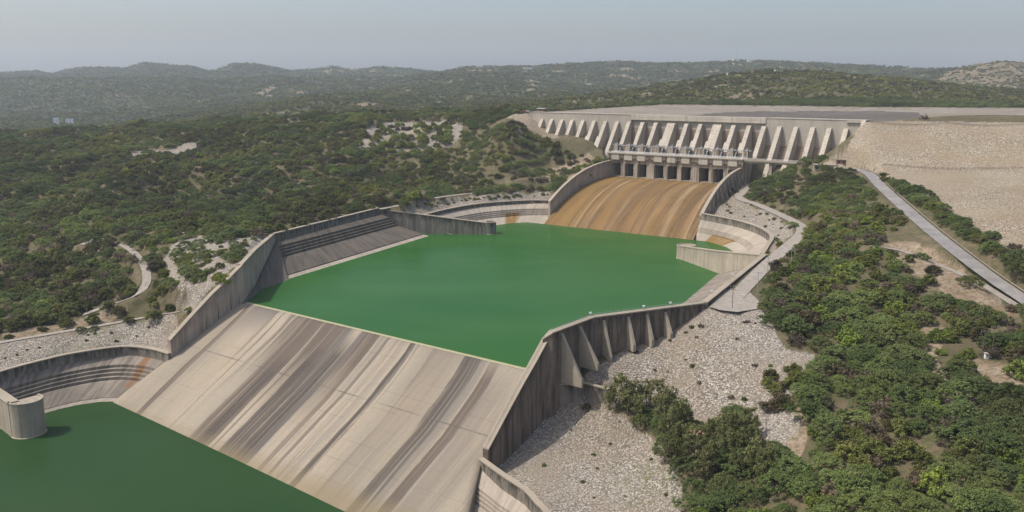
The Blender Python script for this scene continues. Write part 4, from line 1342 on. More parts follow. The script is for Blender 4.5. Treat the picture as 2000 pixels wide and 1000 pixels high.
def crown_clumps(kind, seed):
    r = np.random.default_rng(seed)
    C = []
    if kind == 'acacia':          # wide domed crown of layered sprays
        R = 6.0
        lob = r.uniform(0, 6.28, 3)
        for i in range(125):
            a = r.uniform(0, 6.283); q = math.sqrt(r.uniform(0.0, 1)) * R * (0.9 + .16 * math.sin(2 * a + lob[0]) + .1 * math.sin(3 * a + lob[1]))
            z = 4.9 - 2.7 * (q / R) ** 2 + .45 * math.sin(q * 1.4 + lob[2]) + r.uniform(-.7, .5)
            C.append((q * math.cos(a), q * math.sin(a), z, r.uniform(.5, 1.1), r.uniform(.5, 1.1), r.uniform(.3, .6)))
        for i in range(14):
            a = r.uniform(0, 6.283); q = R * r.uniform(.7, 1.0)
            C.append((q * math.cos(a), q * math.sin(a), r.uniform(.9, 2.2), .8, .8, .7))
    elif kind == 'scrub':         # rounded bush
        R = 2.9
        for i in range(40):
            d = r.normal(size=3); d /= np.linalg.norm(d); d[2] = abs(d[2])
            q = R * r.uniform(.45, 1.0)
            C.append((d[0] * q, d[1] * q, 0.7 + d[2] * q * .95, r.uniform(.45, .9), r.uniform(.45, .9), r.uniform(.4, .75)))
    elif kind == 'gum':           # upright open crown of hanging clumps
        for i in range(46):
            h = r.uniform(3.2, 11.5); a = r.uniform(0, 6.283)
            q = r.uniform(0.2, 1) * (3.6 - 0.035 * (h - 6.5) ** 2 * 2)
            C.append((q * math.cos(a), q * math.sin(a), h, r.uniform(.6, 1.1), r.uniform(.6, 1.1), r.uniform(.7, 1.2)))
    return C


def trunk_mesh(name, kind, seed):
    r = np.random.default_rng(seed); m = MB()
    if kind == 'gum':
        m.tube((0, 0, -.6), (.15, .1, 5), .24, .17); m.tube((.15, .1, 5), (.1, .3, 10.5), .17, .06)
        for i in range(7):
            a = r.uniform(0, 6.28); h = r.uniform(3.5, 7)
            m.tube((.1, .1, h), (2.4 * math.cos(a), 2.4 * math.sin(a), h + r.uniform(1.5, 3)), .1, .04, 5)
    else:
        top = 4.2 if kind == 'acacia' else 2.4
        sp = 3.4 if kind == 'acacia' else 1.7
        m.tube((0, 0, -.6), (.1, 0, 1.1), .26, .2)
        for i in range(6):
            a = i * 1.05 + r.uniform(-.3, .3)
            m.tube((.1, 0, .9), (sp * .5 * math.cos(a), sp * .5 * math.sin(a), top * .62), .14, .09, 5)
            m.tube((sp * .5 * math.cos(a), sp * .5 * math.sin(a), top * .62), (sp * math.cos(a), sp * math.sin(a), top), .09, .03, 5)
    me = bpy.data.meshes.new(name)
    me.from_pydata(m.v, [], m.f); me.materials.append(M['bark'])
    return me


CR = {
    'acacia': [leaf_mesh('acacia_crown', crown_clumps('acacia', 10 + i), 42, 0.21, M['acacia'], 20 + i, 0.15, .65) for i in range(4)],
    'scrub': [leaf_mesh('scrub_crown', crown_clumps('scrub', 30 + i), 44, 0.23, M['scrub'], 40 + i, 0, .3) for i in range(3)],
    'dry': [leaf_mesh('dry_crown', crown_clumps('scrub', 50 + i), 30, 0.2, M['dry'], 60 + i) for i in range(2)],
    'lime': [leaf_mesh('lime_crown', crown_clumps('scrub', 70 + i), 40, 0.24, M['lime'], 80 + i) for i in range(2)],
    'gum': [leaf_mesh('gum_crown', crown_clumps('gum', 90 + i), 60, 0.24, M['gum'], 95 + i, 0.0, 0.35) for i in range(3)],
}
far_lod = [leaf_mesh('far_crown', [(0, 0, 1.6, 3.0, 3.0, 1.7)] + crown_clumps('scrub', 110 + i)[:8], 9, 0.85, M['scrub'], 120 + i) for i in range(2)]
TR = {k: trunk_mesh(k + '_trunk', k, 5) for k in ('acacia', 'scrub', 'gum')}
TR['dry'] = TR['lime'] = TR['scrub']
src = {}                                    # first crown object of every mesh: also the pattern for the far woods


def plant(name, kind, vi, x, y, z, sc, rz, label, cat, group, sz=1.0, whole=False):
    if whole:
        o = bpy.data.objects.new(name, CR[kind][vi]); col.objects.link(o)
        o.location = (x, y, z - 0.3 * sc); o.scale = (sc, sc, sc * sz); o.rotation_euler = (0, 0, rz)
        tag(o, label, cat, group)
        src.setdefault((kind, vi), o)
        return o
    e = empty(name, (x, y, z), label, cat, group)
    e.scale = (sc * random.uniform(.82, 1.2), sc * random.uniform(.85, 1.15), sc * sz); e.rotation_euler = (0, 0, rz)
    c = bpy.data.objects.new('crown', CR[kind][vi]); col.objects.link(c); c.parent = e
    t_ = bpy.data.objects.new('trunk', TR[kind]); col.objects.link(t_); t_.parent = e
    src.setdefault((kind, vi), c)
    return e


def clear_of(x, y, margin=2.0):
    ok = ~in_poly(x, y, foot)
    for wl in all_walls:
        d, _ = seg_dist(x, y, wl); ok &= d > margin + 1.5
    for nm, (pts, wd, m) in roads.items():
        d, _ = seg_dist(x, y, pts[::2] + [pts[-1]]); ok &= d > wd * 0.5 + margin + (3.2 if nm == 'road' and margin > 1 else 0)
    a_ = (x - DO[0]) * DD[0] + (y - DO[1]) * DD[1]; n_ = (x - DO[0]) * DN[0] + (y - DO[1]) * DN[1]
    ok &= ~((a_ > -25) & (a_ < 350) & (n_ > -70) & (n_ < 46))
    return ok


# --- the woods: a jittered grid over the hillsides
def grid(x0, x1, y0, y1, c):
    gx_, gy_ = np.meshgrid(np.arange(x0, x1, c), np.arange(y0, y1, c))
    n = gx_.size
    return gx_.ravel() + rng.uniform(-.48, .48, n) * c, gy_.ravel() + rng.uniform(-.48, .48, n) * c


X, Y = grid(-1050, 950, 180, 1340, 6.2)
k = np.abs(X / Y) < 0.82
X, Y = X[k], Y[k]
Z = height(X, Y)
PX, PY = proj(X, Y, Z)
keep = clear_of(X, Y, 1.6)
for p in RIP[:-1]:
    keep &= ~in_poly(PX, PY, p)
keep &= ~(in_poly(PX, PY, RIP[10]) & (Y > 930))
keep &= ~((PX > 1640) & (PY < 250) & (Y < 1400) & (PY > 213))
keep &= ~in_poly(PX, PY, [(1050, 660), (1380, 590), (1385, 640), (1200, 720), (1100, 790), (940, 930), (930, 880)])
keep &= ~in_poly(PX, PY, [(1370, 600), (1470, 525), (1500, 560), (1490, 625), (1400, 620)])
bare_k = np.zeros(len(X), bool)
for p in BARE: bare_k |= in_poly(PX, PY, p)
dn = fbm(X / 38, Y / 38, 3, 21)
pr = np.where(dn > -0.16, 0.96, 0.76)
right_band = in_poly(PX, PY, [(1690, 340), (2000, 590), (2000, 650), (1880, 590), (1790, 540), (1720, 470), (1690, 400)])
pr = np.where(right_band, np.where(dn > 0.0, 0.75, 0.28), pr)
pr = np.where(bare_k, 0.14, pr)
pr = np.where(in_poly(PX, PY, [(1080, 370), (1130, 340), (1190, 315), (1090, 260), (1000, 300), (900, 340), (900, 370)]), np.where(dn > -0.05, .8, .3), pr)
pr = np.where((Y > 1000) & (PX < 1180), 0.9, pr)
keep &= rng.uniform(0, 1, len(X)) < pr
X, Y, Z, PX, PY, dn = (a[keep] for a in (X, Y, Z, PX, PY, dn))
n = len(X)
u1 = rng.uniform(0, 1, n); u2 = fbm(X / 55, Y / 55, 3, 61)
right = (PX > 1250)
kind = np.where(right, np.where(u2 > -0.30, 0, 1), np.where(u2 > 0.02, 0, 1))
kind = np.where(u1 > np.where(right, 0.90, 0.90), 2, kind)
kind = np.where((u1 < 0.045) & (Y < 900), 3, kind)
kind = np.where(right_band[keep] & (kind == 0) & (u1 < 0.5), 1, kind)
mixed = in_poly(PX, PY, [(1470, 600), (1490, 490), (1590, 410), (1700, 430), (1850, 550), (2000, 640), (2000, 780), (1800, 720), (1660, 570), (1560, 690), (1500, 660)])
kind = np.where(mixed, np.where(u1 < .34, 1, np.where(u1 < .52, 2, np.where(u1 < .66, 3, 0))), kind)
thin = mixed & (rng.uniform(0, 1, n) < .08)
KN = ['acacia', 'scrub', 'dry', 'lime']
SC = np.where(kind == 0, rng.uniform(.42, 1.05, n), rng.uniform(.75, 1.85, n))
SC = np.where((kind == 2), SC * .9, SC)
SC = np.where(right & (PY < 560), SC * .9, SC)
SC = np.where(right & (kind == 0) & (PY > 560), SC * 1.2, SC)
rz = rng.uniform(0, 6.283, n); vv = rng.integers(0, 1000, n)
vis = (PX > -30) & (PX < 2030) & (PY < 1060) & (PY > 100)
size = SC * np.where(kind == 0, 4.8, 2.9) / Y
order = np.argsort(-size * vis)
LIM = {0: 300, 1: 300, 2: 120, 3: 80}
cnt = {0: 0, 1: 0, 2: 0, 3: 0}
single = thin.copy()
ZL = {
    0: ('acacia_tree', 'tree', ['feathery green acacia in the dense grove right of the stone slopes', 'feathery green acacia in the woods left of the green pool', 'green acacia on the scrubby bank below the straight asphalt road'], ['acacias in the right grove', 'acacias in the left woods', 'acacias below the asphalt road']),
    1: ('scrub_bush', 'bush', ['rounded olive bush among the trees right of the stone slopes', 'rounded olive bush in the woods left of the green pool', 'rounded olive bush on the scrubby bank below the straight asphalt road'], ['olive bushes in the right grove', 'olive bushes in the left woods', 'olive bushes below the asphalt road']),
    2: ('dry_bush', 'bush', ['bare brown bush standing out in the green grove right of the stone slopes', 'bare brown bush in the woods left of the green pool', 'bare brown bush on the bank below the straight asphalt road'], ['brown bushes in the right grove', 'brown bushes in the left woods', 'brown bushes below the asphalt road']),
    3: ('bright_bush', 'bush', ['bright yellow green bush among the darker trees right of the stone slopes', 'bright yellow green bush in the woods left of the green pool', 'bright yellow green bush on the bank below the asphalt road'], ['bright bushes in the right grove', 'bright bushes in the left woods', 'bright bushes below the asphalt road']),
}
rb = right_band[keep]
for i in order[:1200]:
    kd = int(kind[i])
    if thin[i] or not vis[i] or cnt[kd] >= LIM[kd] or size[i] < 0.0035: continue
    if PX[i] < 1000 and cnt[kd] > 0.8 * LIM[kd] and kd < 2: pass
    cnt[kd] += 1; single[i] = True
    nm, cat, labs, grs = ZL[kd]
    zi = 2 if rb[i] else (0 if PX[i] > 1000 else 1)
    vi = int(vv[i]) % len(CR[KN[kd]])
    plant(nm, KN[kd], vi, X[i], Y[i], Z[i] - .1, SC[i], rz[i], labs[zi], cat, grs[zi], 0.9 + 0.25 * (vv[i] % 7) / 7)
print('single plants', cnt, 'woods', n)

# --- gum trees in the hollow between the stone slopes
gum_px = [(1190, 800), (1215, 792), (1240, 800), (1262, 792), (1285, 805), (1310, 815), (1250, 825), (1290, 838), (1305, 870), (1325, 885), (1338, 915), (1355, 900), (1310, 920), (1390, 870), (1410, 880),
          (1430, 868), (1400, 905), (1425, 915), (1450, 905), (1470, 890), (1440, 935), (1470, 930), (1490, 945), (1505, 930), (1390, 935), (1375, 945), (1225, 812), (1330, 850), (1460, 860)]
for i, (px, py) in enumerate(gum_px):
    x, y, z = hit(px, py)
    lab = 'tall olive gum tree in the row just below the low cross wall' if px < 1300 and py < 845 else ('tall olive gum tree beside the little hut at the edge of the stones' if px < 1370 else 'tall olive gum tree in the clump right of the little hut')
    plant('gum_tree', 'gum', i % 3, x, y, z, 0.82 + 0.35 * ((i * 37) % 10) / 10, i * 1.7, lab, 'tree', 'gum trees below the cross wall', 1.0)

# --- shrubs on the stone slopes and beside the road
def scatter(poly, count, seed, seps=3.0):
    r = np.random.default_rng(seed)
    xs = [p[0] for p in poly]; ys = [p[1] for p in poly]
    out = []; tries = 0
    while len(out) < count and tries < 4000:
        tries += 1
        q = (r.uniform(min(xs), max(xs)), r.uniform(min(ys), max(ys)))
        if in_poly(np.array([q[0]]), np.array([q[1]]), poly)[0] and all(math.hypot(q[0] - o[0], (q[1] - o[1]) * 1.8) > seps for o in out):
            out.append(q)
    return out


def shrubs(pts, s0, s1, name, label, cat, group, kinds, seed, whole=True):
    r = np.random.default_rng(seed)
    for (px, py) in pts:
        x, y, z = hit(px, py)
        if not clear_of(np.array([x]), np.array([y]), 0.3)[0]: continue
        kd = kinds[r.integers(len(kinds))]
        plant(name, kd, int(r.integers(len(CR[kd]))), x, y, z - .05, r.uniform(s0, s1), r.uniform(0, 6.28), label, cat, group, r.uniform(.75, 1.05), whole)


R2poly = [(345, 490), (400, 470), (500, 465), (505, 490), (450, 515), (420, 545), (385, 560), (345, 545)]
shrubs(scatter(R2poly, 62, 1, 7), .5, 1.1, 'shrub', 'green shrub growing on the stony slope behind the tall left corner wall', 'shrub', 'shrubs on the left stony slope', ['acacia', 'scrub', 'lime'], 11)
R3poly = [(770, 410), (860, 390), (1000, 382), (1070, 380), (1068, 388), (950, 390), (860, 402), (810, 416)]
shrubs(scatter(R3poly, 46, 2, 6), .35, .8, 'shrub', 'small shrub on the stony band above the curved wall left of the brown chute', 'shrub', 'shrubs on the stony band', ['scrub'], 12)
R5poly = [(1210, 680), (1300, 650), (1400, 610), (1490, 610), (1500, 680), (1540, 720), (1480, 790), (1380, 790), (1300, 760)]
shrubs(scatter(R5poly, 14, 3, 22) + [(1205, 672), (1212, 668), (1250, 668), (1284, 655), (1460, 630), (1475, 632), (1340, 650), (1350, 640), (1360, 660)], .2, .5, 'shrub', 'tiny shrub among the pale stones right of the wedge buttresses', 'shrub', 'shrubs on the right stone slope', ['scrub', 'dry'], 13)
R6poly = [(1100, 800), (1200, 815), (1260, 850), (1300, 910), (1310, 980), (1100, 980), (1010, 930), (1060, 840)]
shrubs(scatter(R6poly, 12, 4, 22), .15, .38, 'shrub', 'tiny shrub on the stone fan beside the dark sloping wall', 'shrub', 'shrubs on the stone fan', ['scrub', 'lime'], 14)
shrubs([(1146, 797)], .8, .9, 'shrub', 'round dark bush beside the low cross wall', 'shrub', None, ['scrub'], 15)
R1poly = [(5, 690), (100, 665), (250, 640), (330, 635), (330, 670), (240, 668), (100, 685), (10, 705)]
shrubs(scatter(R1poly, 12, 5, 14), .18, .42, 'shrub', 'tiny shrub on the stones above the curved wall of the lower pool', 'shrub', 'shrubs above the lower pool', ['scrub'], 16)
R4poly = [(1400, 420), (1440, 390), (1500, 415), (1545, 445), (1520, 480), (1510, 470), (1480, 440)]
shrubs(scatter(R4poly, 18, 6, 8) + [(1510, 475), (1515, 468), (1520, 480), (1500, 495), (1505, 500), (1420, 400), (1425, 405)], .3, .65, 'shrub', 'small shrub on the stones between the basin and the service road', 'shrub', 'shrubs beside the service road', ['scrub'], 17)
row = []
for k in range(64):
    f = k / 63
    row.append((1716 + (2004 - 1716) * f + random.uniform(-4, 8) + 14 * f, 345 + (545 - 345) * f ** 1.03 + random.uniform(-5, 3)))
shrubs(row, .75, 1.25, 'shrub', 'green shrub in the row between the asphalt road and the rockfill', 'shrub', 'shrubs along the asphalt road', ['scrub', 'acacia', 'lime', 'scrub'], 18)
T1poly = [(705, 242), (900, 243), (885, 262), (870, 288), (800, 292), (700, 285)]
shrubs(scatter(T1poly, 62, 7, 9), 1.3, 2.1, 'bushy_tree', 'round green tree on the bare gravel terrace left of the dam', 'tree', 'trees on the gravel terrace', ['scrub', 'lime', 'scrub', 'scrub'], 19)
gr = [(1505, 740), (1515, 765), (1525, 790), (1530, 760), (1510, 800), (1535, 795), (1550, 730), (1560, 745), (1545, 755), (1500, 755)]
shrubs(gr, 1.0, 1.6, 'leafy_tree', 'deep green tree clump standing at the edge of the pale stones', 'tree', 'trees at the edge of the stones', ['scrub'], 20, False)
shrubs([(1060, 250), (1085, 263)], .8, 1.0, 'shrub', 'dark bush between the leftmost dam buttresses', 'shrub', 'bushes between the dam buttresses', ['scrub'], 23)
shrubs([(1805, 233)], 1.3, 1.5, 'dry_bush', 'lone bare brown bush on the crest right of the dam', 'bush', None, ['dry'], 22)


# --- the rest of the woods: one object, instanced
def woods(name, pts, scl, rots, idx, sources):
    me = bpy.data.meshes.new(name)
    me.vertices.add(len(pts)); me.vertices.foreach_set('co', np.asarray(pts, np.float32).ravel())
    for nm, tp, ar in (('scl', 'FLOAT_VECTOR', scl), ('rot', 'FLOAT_VECTOR', rots)):
        at = me.attributes.new(nm, tp, 'POINT'); at.data.foreach_set('vector', np.asarray(ar, np.float32).ravel())
    at = me.attributes.new('idx', 'INT', 'POINT'); at.data.foreach_set('value', np.asarray(idx, np.int32))
    o = bpy.data.objects.new(name, me); col.objects.link(o)
    g = bpy.data.node_groups.new(name + '_instances', 'GeometryNodeTree')
    g.interface.new_socket('Geometry', in_out='INPUT', socket_type='NodeSocketGeometry')
    g.interface.new_socket('Geometry', in_out='OUTPUT', socket_type='NodeSocketGeometry')
    gi = g.nodes.new('NodeGroupInput'); go = g.nodes.new('NodeGroupOutput')
    join = g.nodes.new('GeometryNodeJoinGeometry')
    last = None
    for k, so_ in enumerate(sources):
        sel_pts = g.nodes.new('GeometryNodeDeleteGeometry'); sel_pts.domain = 'POINT'
        cmp_ = g.nodes.new('FunctionNodeCompare'); cmp_.data_type = 'INT'; cmp_.operation = 'NOT_EQUAL'
        na_ = g.nodes.new('GeometryNodeInputNamedAttribute'); na_.data_type = 'INT'; na_.inputs[0].default_value = 'idx'
        g.links.new(na_.outputs['Attribute'], cmp_.inputs[2]); cmp_.inputs[3].default_value = k
        g.links.new(gi.outputs[0], sel_pts.inputs['Geometry']); g.links.new(cmp_.outputs[0], sel_pts.inputs['Selection'])
        oi = g.nodes.new('GeometryNodeObjectInfo'); oi.transform_space = 'ORIGINAL'; oi.inputs['Object'].default_value = so_
        oi.inputs['As Instance'].default_value = False
        ip = g.nodes.new('GeometryNodeInstanceOnPoints')
        g.links.new(sel_pts.outputs[0], ip.inputs['Points']); g.links.new(oi.outputs['Geometry'], ip.inputs['Instance'])
        sc_ = g.nodes.new('GeometryNodeInputNamedAttribute'); sc_.data_type = 'FLOAT_VECTOR'; sc_.inputs[0].default_value = 'scl'
        ro_ = g.nodes.new('GeometryNodeInputNamedAttribute'); ro_.data_type = 'FLOAT_VECTOR'; ro_.inputs[0].default_value = 'rot'
        g.links.new(sc_.outputs['Attribute'], ip.inputs['Scale']); g.links.new(ro_.outputs['Attribute'], ip.inputs['Rotation'])
        g.links.new(ip.outputs[0], join.inputs[0])
    g.links.new(join.outputs[0], go.inputs[0])
    md = o.modifiers.new('instances', 'NODES'); md.node_group = g
    tag(o, kind='stuff')
    return o


keys = sorted(src.keys())
keys = [k for k in keys if k[0] in KN]
rest = ~single & ~thin
kidx = np.zeros(n, int)
for q, kd in enumerate(KN):
    have = [i for i, kk in enumerate(keys) if kk[0] == kd]
    mk = kind == q
    kidx[mk] = np.array(have)[vv[mk] % len(have)]
sclv = np.stack([SC * rng.uniform(.8, 1.2, n), SC * rng.uniform(.85, 1.2, n), SC * np.where(kind == 0, 1, .9) * (0.85 + 0.3 * (vv % 9) / 9)], -1)
rots = np.stack([np.zeros(n), np.zeros(n), rz], -1)
woods('scrub_forest', np.stack([X, Y, Z - .3], -1)[rest], sclv[rest], rots[rest], kidx[rest], [src[k] for k in keys])

# far hills
X, Y = grid(-2500, 2500, 1340, 3300, 12.0)
X2, Y2 = grid(-4200, 4000, 3300, 5600, 17.0)
X = np.concatenate([X, X2]); Y = np.concatenate([Y, Y2])
k = np.abs(X / Y) < 0.78
X, Y = X[k], Y[k]
Z = height(X, Y); PX, PY = proj(X, Y, Z)
dn = fbm(X / 90, Y / 90, 4, 21)
barez = (fbm(X / 140, Y / 140, 4, 77) > 0.22) & (PX > 500)
brow = in_poly(PX, PY, [(1820, 160), (1900, 110), (2300, 100), (2300, 210), (2000, 195)]) & (Y > 2000)
k = rng.uniform(0, 1, len(X)) < np.where(barez | brow, 0.38, np.where(dn > -0.15, .95, .6))
k &= ~(in_poly(PX, PY, RIP[10]) & (Y < 1500))
X, Y, Z = X[k], Y[k], Z[k]
nf = len(X)
sc = rng.uniform(1.0, 2.3, nf) * np.where(Y > 3300, 1.35, 1.0)
f0 = [k for k in keys if k[0] == 'scrub'][:1] + [k for k in keys if k[0] == 'acacia'][:1]
seedb = [link_mesh('distant_bush', [(0, 0, 0)], [], None)] if False else None
i0 = np.arange(nf) % 2
fo = []
for i in range(2):
    o = bpy.data.objects.new('distant_tree', far_lod[i]); col.objects.link(o)
    fx, fy = float(X[i * 50]), float(Y[i * 50])
    o.location = (fx, fy, float(Z[i * 50])); o.scale = (1.5,) * 3
    tag(o, 'small olive tree on the far scrubby hillside', 'tree', 'distant hillside trees'); fo.append(o)
woods('hillside_woods', np.stack([X, Y, Z - .4], -1), np.stack([sc, sc, sc * .8], -1), np.stack([np.zeros(nf), np.zeros(nf), rng.uniform(0, 6.28, nf)], -1), i0, fo)
print('far', nf)

# ------------------------------------------------------------------ poles, huts, vehicles
def power_pole(px, py, h, label, arms=1, mat='wood', group='power poles'):
    x, y, z = hit(px, py)
    e = empty('power_pole', (x, y, z), label, 'power pole', group)
    m = MB(); m.tube((x, y, z - .5), (x, y, z + h), .16, .10); m.build('pole', M[mat], e)
    for k in range(arms):
        m = MB(); m.box(x - 1.3, x + 1.3, y - .08, y + .08, z + h - .5 - 1.3 * k, z + h - .34 - 1.3 * k); m.build('crossarm', M[mat], e)
        for dx in (-1.15, 0.25, 1.15):
            m = MB(); m.tube((x + dx, y, z + h - .34 - 1.3 * k), (x + dx, y, z + h - .02 - 1.3 * k), .07, .05); m.build('insulator', M['white'], e)
    return e


power_pole(1430, 603, 10, 'power pole with two crossarms on the paved turning place', 2)
power_pole(1479, 578, 11, 'slim pale power pole at the edge of the turning place', 1, 'steel')
power_pole(1499, 532, 8, 'power pole beside the service road near the pool wall corner', 1, 'steel')
power_pole(1545, 515, 8, 'pale pole standing against the bright bush by the service road', 1, 'steel')
power_pole(1766, 650, 9, 'dark pole rising from the middle of the right grove', 1)
power_pole(1937, 694, 11, 'dark pole at the clearing, right one of the pair', 1)
power_pole(1919, 692, 9, 'dark pole at the clearing, left one of the pair', 1)
power_pole(1494, 868, 9, 'pole with crossarm beside the small patch of stones', 1)


def box_building(name, x, y, z, sx, sy, h, wallm, roofm, label, over=.5, rz=0.0, wins=2, rh=.35, cat='building'):
    e = empty(name, (x, y, z), label, cat)
    c_, s_ = math.cos(rz), math.sin(rz)
    F = lambda a, b, c: (x + a * c_ - b * s_, y + a * s_ + b * c_, z + c)
    m = MB(F); m.box(-sx / 2, sx / 2, -sy / 2, sy / 2, -2, h); m.build('wall', M[wallm], e)
    m = MB(F); m.box(-sx / 2 - over, sx / 2 + over, -sy / 2 - over, sy / 2 + over, h + .003, h + rh); m.build('roof', M[roofm], e)
    for k in range(wins):
        cx = -sx / 2 + sx * (k + .5) / wins
        m = MB(F); m.box(cx - .6, cx + .6, -sy / 2 - .06, -sy / 2 - .003, h * .4, h * .78); m.build('window', M['glass'], e)
    return e


bx, by, bz = hit(1612, 326)
b1 = box_building('site_building', bx, by, 46.2, 17, 8, 5.0, 'plaster', 'conc_pale', 'low grey flat roofed building at the toe of the rockfill', .6, -.25, 4)
bx, by, bz = hit(1640, 322)
box_building('hut', bx + 2, by + 3, bz, 7, 3.5, 3.2, 'soil_wall', 'wood', 'small brown hut beside the low grey building', .3, -.2, 2)
hx, hy, hz_ = hit(1370, 862)
box_building('small_hut', hx, hy, hz_, 5.5, 4.5, 3.0, 'plaster', 'roof_pink', 'little hut with faded red roof among the gum trees', .4, .3, 1)
# cabin and machine at the clearing
cx, cy, cz = hit(1928, 700)
kb = empty('transformer_kiosk', (cx, cy, cz), 'small white kiosk with a blue base between the two dark poles', 'kiosk')
m = MB(); m.box(cx - .9, cx + .35, cy - .6, cy + .6, cz - .3, cz + 1.9); m.build('cabinet', M['white'], kb)
m = MB(); m.box(cx - 1.1, cx + .8, cy - .8, cy + .8, cz + 1.903, cz + 2.1); m.build('roof', M['plaster'], kb)
m = MB(); m.box(cx + .355, cx + 1.4, cy - .6, cy + .5, cz - .3, cz + 1.0); m.build('transformer', M['blue'], kb)
m = MB(); m.box(cx + .5, cx + 1.25, cy - .95, cy - .61, cz - .2, cz + .4); m.build('cooling_fin', M['black'], kb)

# vehicles and guard post on the crest left of the dam
zc = 82.0
gx0, gy0 = D(2, -8, 0)[:2]
ghx = empty('guard_post', D(6, -8, 82.3), 'small dark guard post with flat pale roof at the left end of the dam crest', 'hut')
m = MB(D); m.box(2, 11, -10, -6, ZCR - .5, ZCR + 4.0); m.build('wall', M['soil_wall'], ghx)
m = MB(D); m.box(1.4, 11.6, -10.6, -5.4, ZCR + 4.003, ZCR + 4.4); m.build('roof', M['white'], ghx)
for k in range(3):
    m = MB(D); m.box(3 + 2.8 * k, 4.8 + 2.8 * k, -5.997, -5.94, ZCR + 1.5, ZCR + 3.2); m.build('window', M['glass'], ghx)


def truck(px, py, label, cabm, bedm):
    x, y, z = hit(px, py)
    e = empty('parked_truck', (x, y, z), label, 'truck', 'trucks parked by the dam crest')
    F = lambda a, b, c: (x + a * .9 - b * .43, y + a * .43 + b * .9, z + c)
    m = MB(F); m.add([(-3.4, -1.1, .8), (-1.2, -1.1, .8), (-1.2, 1.1, .8), (-3.4, 1.1, .8), (-3.3, -1.05, 1.8), (-1.2, -1.05, 1.8), (-1.2, 1.05, 1.8), (-3.3, 1.05, 1.8), (-2.8, -1, 2.7), (-1.2, -1, 2.7), (-1.2, 1, 2.7), (-2.8, 1, 2.7)],
                     [(0, 3, 2, 1), (0, 1, 5, 4), (1, 2, 6, 5), (2, 3, 7, 6), (3, 0, 4, 7), (4, 5, 9, 8), (5, 6, 10, 9), (6, 7, 11, 10), (7, 4, 8, 11), (8, 9, 10, 11)])
    m.build('cab', M[cabm], e)
    m = MB(F); m.box(-1.1, 3.6, -1.2, 1.2, 1.0, 2.5); m.build('cargo_bed', M[bedm], e)
    for a in (-2.4, 0.8, 2.6):
        for b in (-1.05, 1.05):
            m = MB(F); m.tube((a, b - .15, .5), (a, b + .15, .5), .5, n=12); m.build('wheel', M['black'], e)
    return e


truck(1028, 221, 'red truck parked just left of the guard post', 'red', 'white')
truck(1016, 222, 'dark truck parked behind the red one at the crest', 'black', 'soil_wall')

# guard rail along the road, crest fence
pr_, wd_, _ = roads['road']
P = np.array(pr_); Tn = np.gradient(P[:, :2], axis=0); Tn /= np.linalg.norm(Tn, axis=1)[:, None]; Nv = np.stack([-Tn[:, 1], Tn[:, 0]], -1)
O = P[:, :2] + Nv * (wd_ * .5 + .8)
ge = empty('guard_rail', (O[len(O) // 2][0], O[len(O) // 2][1], P[len(P) // 2, 2]), 'long pale guard rail along the far side of the asphalt road', 'guard rail')
m = MB()
for i in range(12, len(O) - 1):
    a, b = O[i], O[i + 1]; za, zb_ = P[i, 2], P[i + 1, 2]
    m.add([(a[0], a[1], za + .45), (b[0], b[1], zb_ + .45), (b[0], b[1], zb_ + .95), (a[0], a[1], za + .95), (a[0] + .15, a[1] + .1, za + .45), (b[0] + .15, b[1] + .1, zb_ + .45), (b[0] + .15, b[1] + .1, zb_ + .95), (a[0] + .15, a[1] + .1, za + .95)],
          [(0, 1, 2, 3), (7, 6, 5, 4), (3, 2, 6, 7), (0, 4, 5, 1)])
m.build('rail', M['conc_pale'], ge)
for i in range(12, len(O), 3):
    m = MB(); m.box(O[i][0] - .08, O[i][0] + .08, O[i][1] + .25, O[i][1] + .4, P[i, 2] - .4, P[i, 2] + .9); m.build('post', M['steel'], ge)


def fence(pxs, h, label, zoff=0.0, post_every=1):
    pts = [hit(*p) for p in pxs]
    pts = dens_line(pts, 8)
    pts = [(p[0], p[1], float(height([p[0]], [p[1]])[0])) for p in pts]
    e = empty('rail_fence', pts[len(pts) // 2], label, 'fence')
    m = MB()
    for a, b in zip(pts[:-1], pts[1:]):
        for q in (.55, 1.0):
            m.tube((a[0], a[1], a[2] + h * q), (b[0], b[1], b[2] + h * q), .12, n=4)
    m.build('rail', M['wood'], e)
    for a in pts:
        m = MB(); m.tube((a[0], a[1], a[2] - .3), (a[0], a[1], a[2] + h), .1, n=5); m.build('post', M['wood'], e)


fence([(1706, 333), (1850, 332), (2004, 330)], 1.6, 'thin dark rail fence along the bench of the rockfill')
fence([(1700, 240), (1850, 242), (2004, 245)], 1.4, 'thin grey rail fence along the rockfill crest right of the dam')

# lamps on the right pool wall
for px, py in ((1152, 618), (1259, 604), (1310, 597), (1390, 572), (1432, 540)):
    wl_ = dens_line(w_end_r + w_slope_r[1:], 1)
    best = min(wl_, key=lambda p: abs(proj(*p)[0] - px))
    bx_, by_ = best[0], best[1]; zt = best[2] + .5
    e = empty('wall_lamp', (bx_, by_, zt), 'small white floodlight on the rim of the wall with wedge buttresses' if px < 1330 else 'small white floodlight on the rim of the wall beside the service road', 'lamp', 'floodlights on the right pool wall')
    m = MB(); m.tube((bx_, by_, zt), (bx_, by_, zt + .9), .08, n=5); m.build('stem', M['steel'], e)
    m = MB(); m.box(bx_ - .5, bx_ + .5, by_ - .3, by_ + .3, zt + .9, zt + 1.5); m.build('lamp_head', M['white'], e)
